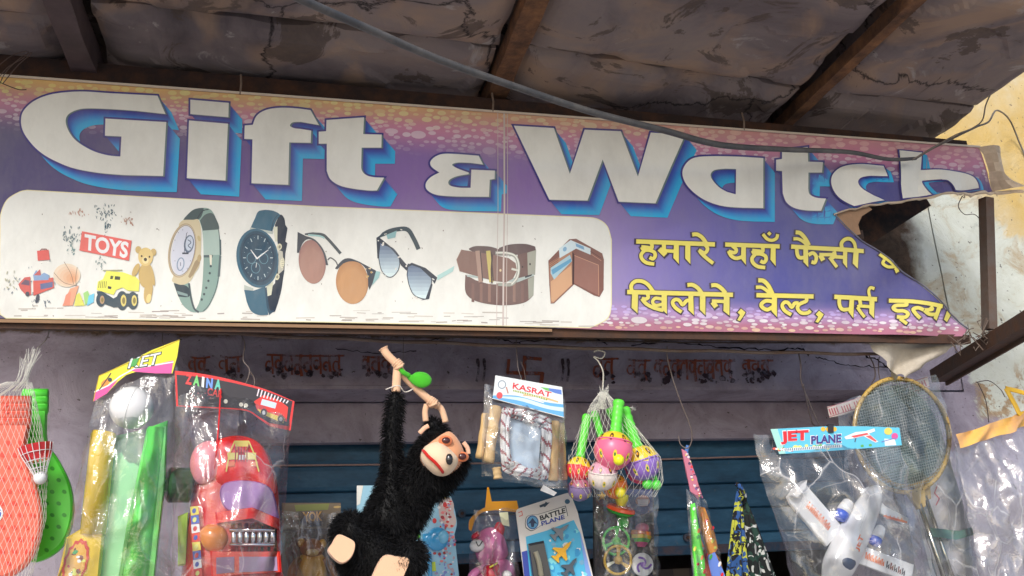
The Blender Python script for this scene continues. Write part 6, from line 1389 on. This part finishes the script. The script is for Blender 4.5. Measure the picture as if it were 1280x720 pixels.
# ------------------------------------------------------------------ candy gun packets, caps
Yq = 2.72; m = at(Yq)
for q, (lb, fq, card, parts_) in enumerate((
    ('narrow clear packet with green plastic toy, left of a pair', [(852, 612), (869, 622), (892, 790), (866, 790)], [(847, 563), (853, 566), (866, 600), (868, 626), (858, 616)],
        [('toy_wand', 'bright green plastic toy wand in the left narrow packet', [(857, 632), (862, 630), (868, 668), (874, 700), (878, 790), (866, 790), (860, 690)], C(96, 222, 70), .006), ('toy_whistle', 'red and orange plastic toy piece behind the green wand', [(866, 662), (878, 690), (884, 720), (890, 790), (878, 790), (870, 700)], C(206, 80, 60), -.006)]),
    ('narrow clear packet with orange plastic toys, right of a pair', [(874, 622), (886, 624), (928, 790), (892, 790)], [(856, 566), (866, 574), (882, 622), (871, 618), (862, 596)],
        [('toy_pistol', 'orange plastic toy pistol in the right narrow packet', [(876, 632), (884, 634), (896, 664), (900, 684), (896, 690), (904, 700), (910, 730), (920, 790), (906, 790), (892, 700), (880, 660)], C(234, 140, 50), .0), ('toy_robot', 'small blue plastic toy piece low in the right narrow packet', [(886, 694), (893, 690), (898, 702), (903, 712), (910, 730), (914, 790), (900, 790), (892, 730), (884, 706)], C(96, 126, 200), .02)]))):
    d0 = .03 - q * .05
    t = thing('toy_packet', lb, 'packet', loc(fq[2][0] - 10, 718, Yq), 'narrow packets on the curled hook')
    g = G(lambda x, y, d: at(Yq)(x, y, d + d0)); g.slab(card, C(186, 110, 130), -.002, .002); rg = random.Random(q)
    for k in range(26):
        a, b_ = rg.random(), rg.random(); p_ = [card[0][i] + (card[1][i] - card[0][i]) * a + (card[3][i] - card[0][i]) * b_ * .9 for i in (0, 1)]
        g.poly(ell(p_[0] + 1, p_[1] + 2, rg.uniform(.6, 2), rg.uniform(.6, 2), 0, 7), C(*rg.choice(((226, 200, 200), (120, 90, 150), (200, 60, 70), (230, 190, 90), (90, 60, 90)))), .0025)
    g.build('header_card', M_CARD, t)
    if q == 1: g = G(); g.tube(w3([m(860, 557, .0), m(858, 566, .0), m(860, 574, .002)]), .006, C(70, 110, 170), 8, flat=.4); g.build('hang_loop', M_PLAST, t)
    film('film', fq, Yq, d0, .02, .008, t, 20 + q, nx=12, ny=30, jit=1.5)
    for nm, l2, pl, cl, dd in parts_:
        o = thing(nm, l2, 'plastic toy', loc(pl[3][0], 715, Yq)); g = G(lambda x, y, d: at(Yq)(x, y, d + d0 + dd)); g.slab(pl, cl, -.006, .006, bev=.003); g.build('casing', M_SHINY, o)
        g = G(lambda x, y, d: at(Yq)(x, y, d + d0 + dd)); rg = random.Random(len(l2)); cx_ = [sum(p_[i] for p_ in pl) / len(pl) for i in (0, 1)]
        for k in range(9):
            y = 640 + k * 11 + rg.uniform(-3, 3); xs_ = [x for x in range(840, 930) if inside(x, y, pl)]
            if len(xs_) > 4: x = rg.choice(xs_[1:-1]); g.poly(ell(x, y, 1.8, rg.uniform(2, 4), 20, 8), C(*rg.choice(((236, 220, 90), (200, 40, 50), (240, 240, 230), (60, 150, 70), (226, 120, 50)))), .0085)
        g.build('trim', M_SHINY, o)
Yh = 2.88; m = at(Yh)
def cloth_mat(name, c0, c1, c2, scale, th):
    mt, n, l, b = new_mat(name); tc = n.new('ShaderNodeTexCoord'); t1 = tex(n, l, scale=scale, detail=2, dist=.8, vec=tc.outputs['Object']); mp = n.new('ShaderNodeMapping'); mp.inputs['Location'].default_value = (3, 7, 1); l.new(tc.outputs['Object'], mp.inputs[0]); t2 = tex(n, l, scale=scale, detail=2, dist=.8, vec=mp.outputs[0])
    r1 = ramp(n, l, t1.outputs[0], [(th, (0, 0, 0)), (th + .01, (1, 1, 1))]); r2 = ramp(n, l, t2.outputs[0], [(th + .03, (0, 0, 0)), (th + .04, (1, 1, 1))])
    l.new(mixc(n, l, r2.outputs[0], mixc(n, l, r1.outputs[0], c0, c1), c2), b.inputs['Base Color']); b.inputs['Roughness'].default_value = .9; return mt
def cap(label, pts, mat, d, seed):
    t = thing('cloth_bag', label, 'cloth bag', loc(pts[1][0], 718, Yh), 'printed cloth bags by the shutter'); g = G(m); (x0, y0), rows_ = pts[0], pts[1:]
    # a bunched cloth hanging from a point: pleated cone
    (ax0, ay0), (lx, ly), (rx_, ry) = pts[0], pts[1], pts[2]; N, R_ = 26, 22; grid = []
    for j in range(R_ + 1):
        v = j / R_; row = []
        for i in range(N + 1):
            u = i / N; x = ax0 + ((lx - ax0) * (1 - u) + (rx_ - ax0) * u) * (v ** .85) + 4 * (u - .5); y = ay0 + ((ly - ay0) * (1 - u) + (ry - ay0) * u) * v
            row.append(g.v(m(x, y, d + math.sin(math.pi * u) * .05 * v + .016 * v * math.sin(u * 15 + seed + v * 2))))
        grid.append(row)
    for j in range(R_):
        for i in range(N): g.f([grid[j][i], grid[j][i + 1], grid[j + 1][i + 1], grid[j + 1][i]], W1)
    g.build('cloth', mat, t, smooth=True)
    g = G(); g.tube(w3([m(ax0 - 3, ay0 - 6, d), m(ax0, ay0 - 2, d + .012), m(ax0 + 3, ay0 + 8, d + .01), m(ax0 - 2, ay0 + 14, d + .012)]), px2m(Yh, 3), W1, 8); g.build('knot', mat, t, smooth=True)
M_CAMO = cloth_mat('green_camouflage', (.012, .015, .016, 1), (.02, .06, .045, 1), (.62, .64, .62, 1), 22, .52); M_POP = cloth_mat('blue_yellow_print', (.012, .012, .016, 1), (.03, .10, .30, 1), (.50, .52, .06, 1), 34, .50)
cap('blue, yellow and black printed cloth bag hanging bunched from a point', [(920, 612), (896, 790), (936, 790)], M_POP, .02, 0)
cap('dark green and white camouflage cloth bag bunched beside the yellow printed one', [(926, 616), (932, 790), (992, 790)], M_CAMO, .0, 2)

# ------------------------------------------------------------------ jet plane bag
Yj = 2.45; m = at(Yj)
t = thing('jet_bag', 'large clear bag with blue JET PLANE header card', 'bag', loc(1060, 716, Yj), 'bagged toys in the front row')
film('film', [(934, 546), (1113, 545), (1180, 790), (1000, 790)], Yj, .03, .075, .022, t, 8, nx=44, ny=50, mat=M_FILM_MILK, freq=7)
g = G(m); hc = [(951.5, 540.5), (980, 539), (1026, 536.7), (1070, 537), (1110, 538.5), (1113, 560), (1080, 563), (1041, 566), (1000, 569), (962, 571)]
g.poly(hc, C(92, 178, 206), .055); g.poly([(951.5, 540.5), (960, 540), (970, 570.4), (962, 571)], C(150, 200, 190), .0552)
rg = random.Random(6)
for k in range(46):
    x = rg.uniform(955, 1036); y = 566.5 - (x - 962) * .055 + rg.uniform(-2, 3) - 2; g.poly(ell(x, min(y, 568), rg.uniform(1, 3), rg.uniform(.8, 2), 0, 7), C(*rg.choice(((110, 170, 90), (226, 206, 120), (200, 90, 80), (226, 226, 226), (80, 140, 110)))), .0553)
g.stroke([(968, 566), (1038, 561)], 3.6, C(206, 222, 226), .0554)
for k in range(30): x = 969 + k * 2.3; g.stroke([(x, 564.8 - (x - 968) * .07), (x + .3, 567 - (x - 968) * .07)], 1.0, C(70, 90, 120), .0556)
for o, c_ in ((1.0, C(236, 236, 236)), (0, C(206, 44, 52))):
    g.text('JET', [(963 - o, 543.5 - o), (998 + o, 541.5 - o), (997.5 + o, 557.5 + o), (964 - o, 559.5 + o)], c_, .0558 + (.0004 if o == 0 else 0), bold=.05)
for o, c_ in ((.8, C(232, 236, 240)), (0, C(70, 52, 116))):
    g.text('PLANE', [(1001 - o, 549 - o), (1038 + o, 546.5 - o), (1038 + o, 557 + o), (1001 - o, 559 + o)], c_, .0558 + (.0004 if o == 0 else 0), bold=.035)
g.poly([(1042, 550), (1056, 544), (1068, 543), (1079, 539.5), (1080, 543), (1072, 546), (1084, 556), (1080, 557), (1066, 549), (1052, 552), (1044, 553)], C(226, 220, 220), .0556); g.poly([(1050, 549), (1070, 545), (1072, 547), (1054, 551)], C(206, 80, 84), .0558); g.poly([(1068, 549), (1080, 556), (1082, 555), (1074, 548)], C(206, 90, 90), .0558); g.stroke([(1056, 552), (1055, 556)], 1.2, C(70, 70, 90), .0558)
g.poly(ell(1096, 543, 5, 4.4), C(226, 190, 90), .0556); g.poly(ell(1104, 549, 4, 4), C(206, 80, 140), .0557); g.poly([(1091, 552), (1104, 553), (1106, 560), (1092, 561)], C(206, 214, 226), .0556); g.stroke([(1088, 556), (1106, 551)], 1, C(100, 110, 170), .0558)
for x in (1016, 1022, 1030): g.poly(ell(x, 540.5, 2.8, 2.8), C(236, 170, 60), .0556)
for x, y in ((1064, 561), (1074, 560)): g.poly(ell(x, y, 2, 1.6), C(90, 160, 90), .0556)
g.build('header_card', M_CARD, t)
g = G(m); g.slab([(1021, 535), (1028, 535), (1028, 545), (1022, 545)], C(44, 40, 44), .05, .06); g.build('clip', M_PLAST, t)
t = thing('toy_airliner', 'white toy airliner with orange lettering and blue engines inside the clear bag', 'toy plane', loc(1042, 735, Yj)); WP, OG = C(228, 228, 230), C(232, 110, 60); dz = -.005
def m4(x, y, d=0): return m(x, y, d + dz)
g = G(); sp = [(1096, 608, 3), (1094, 612, 8), (1090, 620, 12), (1080, 640, 17), (1068, 663, 20), (1056, 688, 21), (1046, 708, 20), (1040, 722, 16), (1036, 732, 10), (1034, 737, 3)]
spp = crom(sp, 5); g.tube([m4(x, y, .012) for x, y, r_ in spp], [px2m(Yj, r_) for x, y, r_ in spp], WP, 24, flat=.8); g.build('fuselage', M_SHINY, t, smooth=True)
def wing(pts, d0, d1, name='wing'):
    g = G(m4); g.slab(pts, WP, d0, d1, bev=.003); return g.build(name, M_SHINY, t)
w1 = wing([(1033, 683), (1054, 660), (1003, 601), (996, 606), (984, 621), (988, 630)], -.004, .010); w2 = wing([(1068, 703), (1083, 684), (1142, 706), (1140, 720), (1131, 726)], -.004, .010)
wing([(1096, 622), (1105, 632), (1136, 648), (1135, 654), (1128, 656), (1100, 642)], .0, .008, 'tailplane'); wing([(1076, 612), (1086, 608), (1090, 618), (1078, 622)], .0, .008, 'tailplane')
g = G(m4); g.slab([(984, 621), (996, 606), (1003, 601), (1001, 611), (990, 624)], WP, .008, .034, bev=.003); g.build('winglet', M_SHINY, t)
g = G(m4)
def scrib(a, b_, w, n_, cols, seed, d):
    rg = random.Random(seed); a, b_ = Vector(a), Vector(b_); tt = (b_ - a).normalized(); nn = Vector((-tt.y, tt.x))
    for k in range(n_):
        p_ = a.lerp(b_, (k + .5) / n_); s_ = (b_ - a).length / n_ * .42; q = [p_ - tt * s_ - nn * w / 2, p_ - tt * s_ * .2 + nn * w * .5, p_ + tt * s_ * .5 - nn * w * .1 * rg.uniform(0, 3), p_ + tt * s_ + nn * w * .5]
        g.stroke([(v_.x, v_.y) for v_ in q], w * .26, cols[k % len(cols)], d)
scrib((1008, 630), (1036, 660), 7, 8, [OG], 1, .0112); scrib((1080, 694), (1104, 704), 7, 6, [OG], 2, .0112); scrib((1106, 705), (1130, 716), 7, 5, [C(60, 60, 70), C(120, 60, 50)], 3, .0112); scrib((1106, 646), (1130, 651), 4.5, 5, [OG], 4, .0092)
g.stroke([(1104, 645), (1132, 653)], 2.4, OG, .0095); g.build('wing_lettering', M_CARD, t)
g = G(lambda x, y, d: m4(x, y, d + .012 + px2m(Yj, 16.6)))
g.text('JET', [(1050, 690), (1059, 672), (1067, 676), (1058, 694)][0:0] or [(1056, 687), (1064, 669), (1071, 673), (1063, 691)], OG, .0, bold=.03); g.build('nose_lettering', M_CARD, t)
for a, b_, r_, dd in (((1058, 626), (1045, 650), 8.5, .02), ((1098, 658), (1088, 682), 7.5, .02)):
    e = g = G(); ax2, bx2 = m4(*a, dd), m4(*b_, dd); g.tube([ax2, ax2.lerp(bx2, .08), ax2.lerp(bx2, .4), ax2.lerp(bx2, .62)], [px2m(Yj, r_ * .45), px2m(Yj, r_ * .8), px2m(Yj, r_), px2m(Yj, r_)], WP, 16); e = g.build('engine', M_SHINY, t, smooth=True)
    g = G(); g.tube([ax2.lerp(bx2, .62), ax2.lerp(bx2, .8), ax2.lerp(bx2, .96), bx2], [px2m(Yj, r_ * 1.01), px2m(Yj, r_ * 1.01), px2m(Yj, r_ * .9), px2m(Yj, r_ * .55)], C(50, 84, 190), 16); g.build('nacelle', M_SHINY, e, smooth=True)
fr = px2m(Yj, 21) * .8 + .012
g = G(m4); g.puff(crom([(1042, 697), (1050, 693), (1059, 698), (1061, 706), (1054, 714), (1044, 712), (1040, 704)], 4, True), C(44, 62, 90), fr - .010, .011); g.build('cockpit_window', M_SHINY, t, smooth=True)
g = G(m4); g.puff(crom([(1034, 716), (1042, 715), (1050, 722), (1046, 730), (1036, 726)], 4, True), C(44, 62, 90), .028, .012); g.build('cockpit_window', M_SHINY, t, smooth=True)

# ------------------------------------------------------------------ badminton racket bag
Yd = 2.60; m = at(Yd)
t = thing('racket_bag', 'clear bag with red printed band along its top holding badminton rackets', 'bag', loc(1165, 715, Yd), 'bagged toys in the front row')
film('film', [(1040, 505), (1166, 466), (1246, 790), (1090, 790)], Yd, .015, .04, .012, t, 9, nx=34, ny=44, mat=M_FILM_MILK)
g = G(m)
def bq(u, v): return (1040 + 126 * u + 3 * v, 506 - 39 * u + 14 * v + 2 * math.sin(u * 9))
g.poly([bq(i / 12, 0) for i in range(13)] + [bq(1 - i / 12, 1) for i in range(13)], C(176, 166, 160), -.028)
for k in range(40):
    u = (k + .5) / 40
    if k % 5 == 4: continue
    g.stroke([bq(u, .25), bq(u + .008, .75)], 1.5, C(150, 70, 84), -.0276)
g.stroke([bq(0, .08), bq(1, .08)], 0.8, C(150, 80, 90), -.0276); g.stroke([bq(0, .92), bq(1, .92)], 0.8, C(150, 80, 90), -.0276); g.build('printed_band', M_CARD, t)
g = G(m); g.slab([(1172, 530), (1180, 520), (1222, 660), (1228, 790), (1190, 790), (1150, 620)], C(206, 202, 204), -.034, -.032); g.stroke([(1180, 604), (1176, 615), (1182, 622), (1178, 630)], 1.4, C(190, 70, 90), -.030); g.build('paper_liner', M_CARD, t)
g = G(m); g.slab([(1160, 660), (1196, 664), (1212, 659), (1214, 669), (1192, 675), (1162, 671)], C(70, 110, 96), .010, .012); g.build('green_tape', M_CARD, t)
def racket(label, cx, cy, rx, ry, rot, d, end, col, dense):
    t = thing('badminton_racket', label, 'racket', loc(end[0], 715, Yd), 'badminton rackets in the clear bag')
    e = ell(cx, cy, rx, ry, rot, 48); e.append(e[0]); g = G(); g.tube([m(x, y, d) for x, y in e], px2m(Yd, 2.9), col, 8)
    inner = ell(cx, cy, rx - 3, ry - 3, rot, 60)
    for k in range(44): x, y = e[k]; g.ball(m(x, y, d + px2m(Yd, 2.6)), px2m(Yd, 1.0), C(120, 96, 50), n=6)
    g.build('head_frame', M_SHINY, t, smooth=True)
    g = G(); r_ = math.radians(rot); f = lambda a, b_: (cx + a * math.cos(r_) - b_ * math.sin(r_), cy + a * math.sin(r_) + b_ * math.cos(r_))
    n_ = dense
    for k in range(1, n_):
        a = -1 + 2 * k / n_; h = math.sqrt(1 - a * a)
        g.tube([m(*f(a * rx, -h * ry), d), m(*f(a * rx, h * ry), d)], .0006, C(160, 168, 160), 4); g.tube([m(*f(-h * rx, a * ry), d + .001), m(*f(h * rx, a * ry), d + .001)], .0006, C(160, 168, 160), 4)
    g.build('strings', M_NET, t)
    nx, ny = f(0, ry); g = G(); g.slab
    g = G(m); dx, dy = (end[0] - nx), (end[1] - ny); L = math.hypot(dx, dy); ux, uy = dx / L, dy / L
    g.slab([(nx - uy * 12 - ux * 4, ny + ux * 12 - uy * 4), (nx + uy * 12 - ux * 4, ny - ux * 12 - uy * 4), (nx + uy * 5 + ux * 22, ny - ux * 5 + uy * 22), (nx - uy * 5 + ux * 22, ny + ux * 5 + uy * 22)], col, d - .006, d + .006, bev=.003); g.build('throat', M_SHINY, t)
    g = G(); g.tube([m(nx + ux * 16, ny + uy * 16, d), m(end[0], end[1], d)], px2m(Yd, 3.2), C(176, 172, 160), 12); g.build('shaft', bpy.data.materials['chrome'], t, smooth=True)
GD = C(176, 146, 78)
racket('gold framed badminton racket in front, its steel shaft running down right', 1124, 545, 58, 72, -14, .012, (1196, 780), GD, 40)
racket('second gold framed badminton racket showing its rim behind the first', 1132, 540, 58, 68, -20, -.016, (1214, 780), C(160, 130, 70), 24)
g = G(m); 
o = thing('netting_sheet', 'sheet of dark green sports netting folded behind the rackets', 'net', loc(1124, 600, Yd))
g.puff(ell(1126, 545, 54, 66, -15, 40), C(92, 112, 104), -.022, .006); 
rg = random.Random(2)
for k in range(40):
    u = (k - 20) / 20; h = math.sqrt(max(0, 1 - u * u)) * 60
    g.stroke([(1126 + u * 52 - 12, 545 - h), (1126 + u * 52 + 8, 545 + h)], .9, C(54, 74, 68), -.0145); g.stroke([(1126 - math.sqrt(max(0, 1 - u * u)) * 50, 545 + u * 62 + 6), (1126 + math.sqrt(max(0, 1 - u * u)) * 50, 545 + u * 62 - 8)], .9, C(126, 148, 138), -.0145)
g.build('mesh', M_CLOTH, o)

# ------------------------------------------------------------------ clear bag at the far right
Yz = 2.58; m = at(Yz)
t = thing('clear_bag', 'empty looking crumpled clear bag with orange ribbon top at far right', 'bag', loc(1255, 716, Yz), 'bagged toys in the front row')
film('film', [(1192, 556), (1300, 512), (1330, 790), (1228, 790)], Yz, .0, .05, .022, t, 11, nx=34, ny=46, mat=M_FILM_HAZY)
g = G(m); g.sheet([(1188, 546), (1300, 508), (1300, 528), (1194, 562)], 24, 5, lambda u, v: .03 + .012 * math.sin(u * 21 + v * 5) * math.sin(u * 7), lambda u, v: mix(C(226, 166, 84), C(196, 150, 100), .5 + .5 * math.sin(u * 19 + v * 3)), 4, 3)
g.build('ribbon', M_PLAST, t, smooth=True)
g = G(m); g.tube(w3([m(1252, 487, .02), m(1262, 508, .025), m(1268, 520, .03), m(1284, 512, .03), m(1290, 500, .02), m(1272, 492, .02), m(1252, 487, .02)]), .009, C(226, 168, 40), 8, flat=.3); g.build('hanger_loop', M_PLAST, t, smooth=True)
# dim cartons in the shop
for x, y, w_, h_, d_, lb in ((-0.02, 4.0, .3, 1.62, .4, 'dim grey carton stacked in the dark shop at the left'), (1.05, 4.2, .25, 1.66, .3, 'dim brown carton behind the spinning top packet'), (1.45, 3.9, .35, 1.60, .4, 'dim carton behind the printed cloth bags')):
    t = thing('carton', lb, 'carton', (x, y, 0)); g = G(); g.box((x, y, 0), (x + w_, y + d_, h_), C(70, 62, 58)); g.build('box', M_CARD, t)
    g = G(); g.box((x + w_ * .4, y - .003, .0), (x + w_ * .6, y - .0005, h_), C(96, 84, 70)); g.build('tape', M_CARD, t)
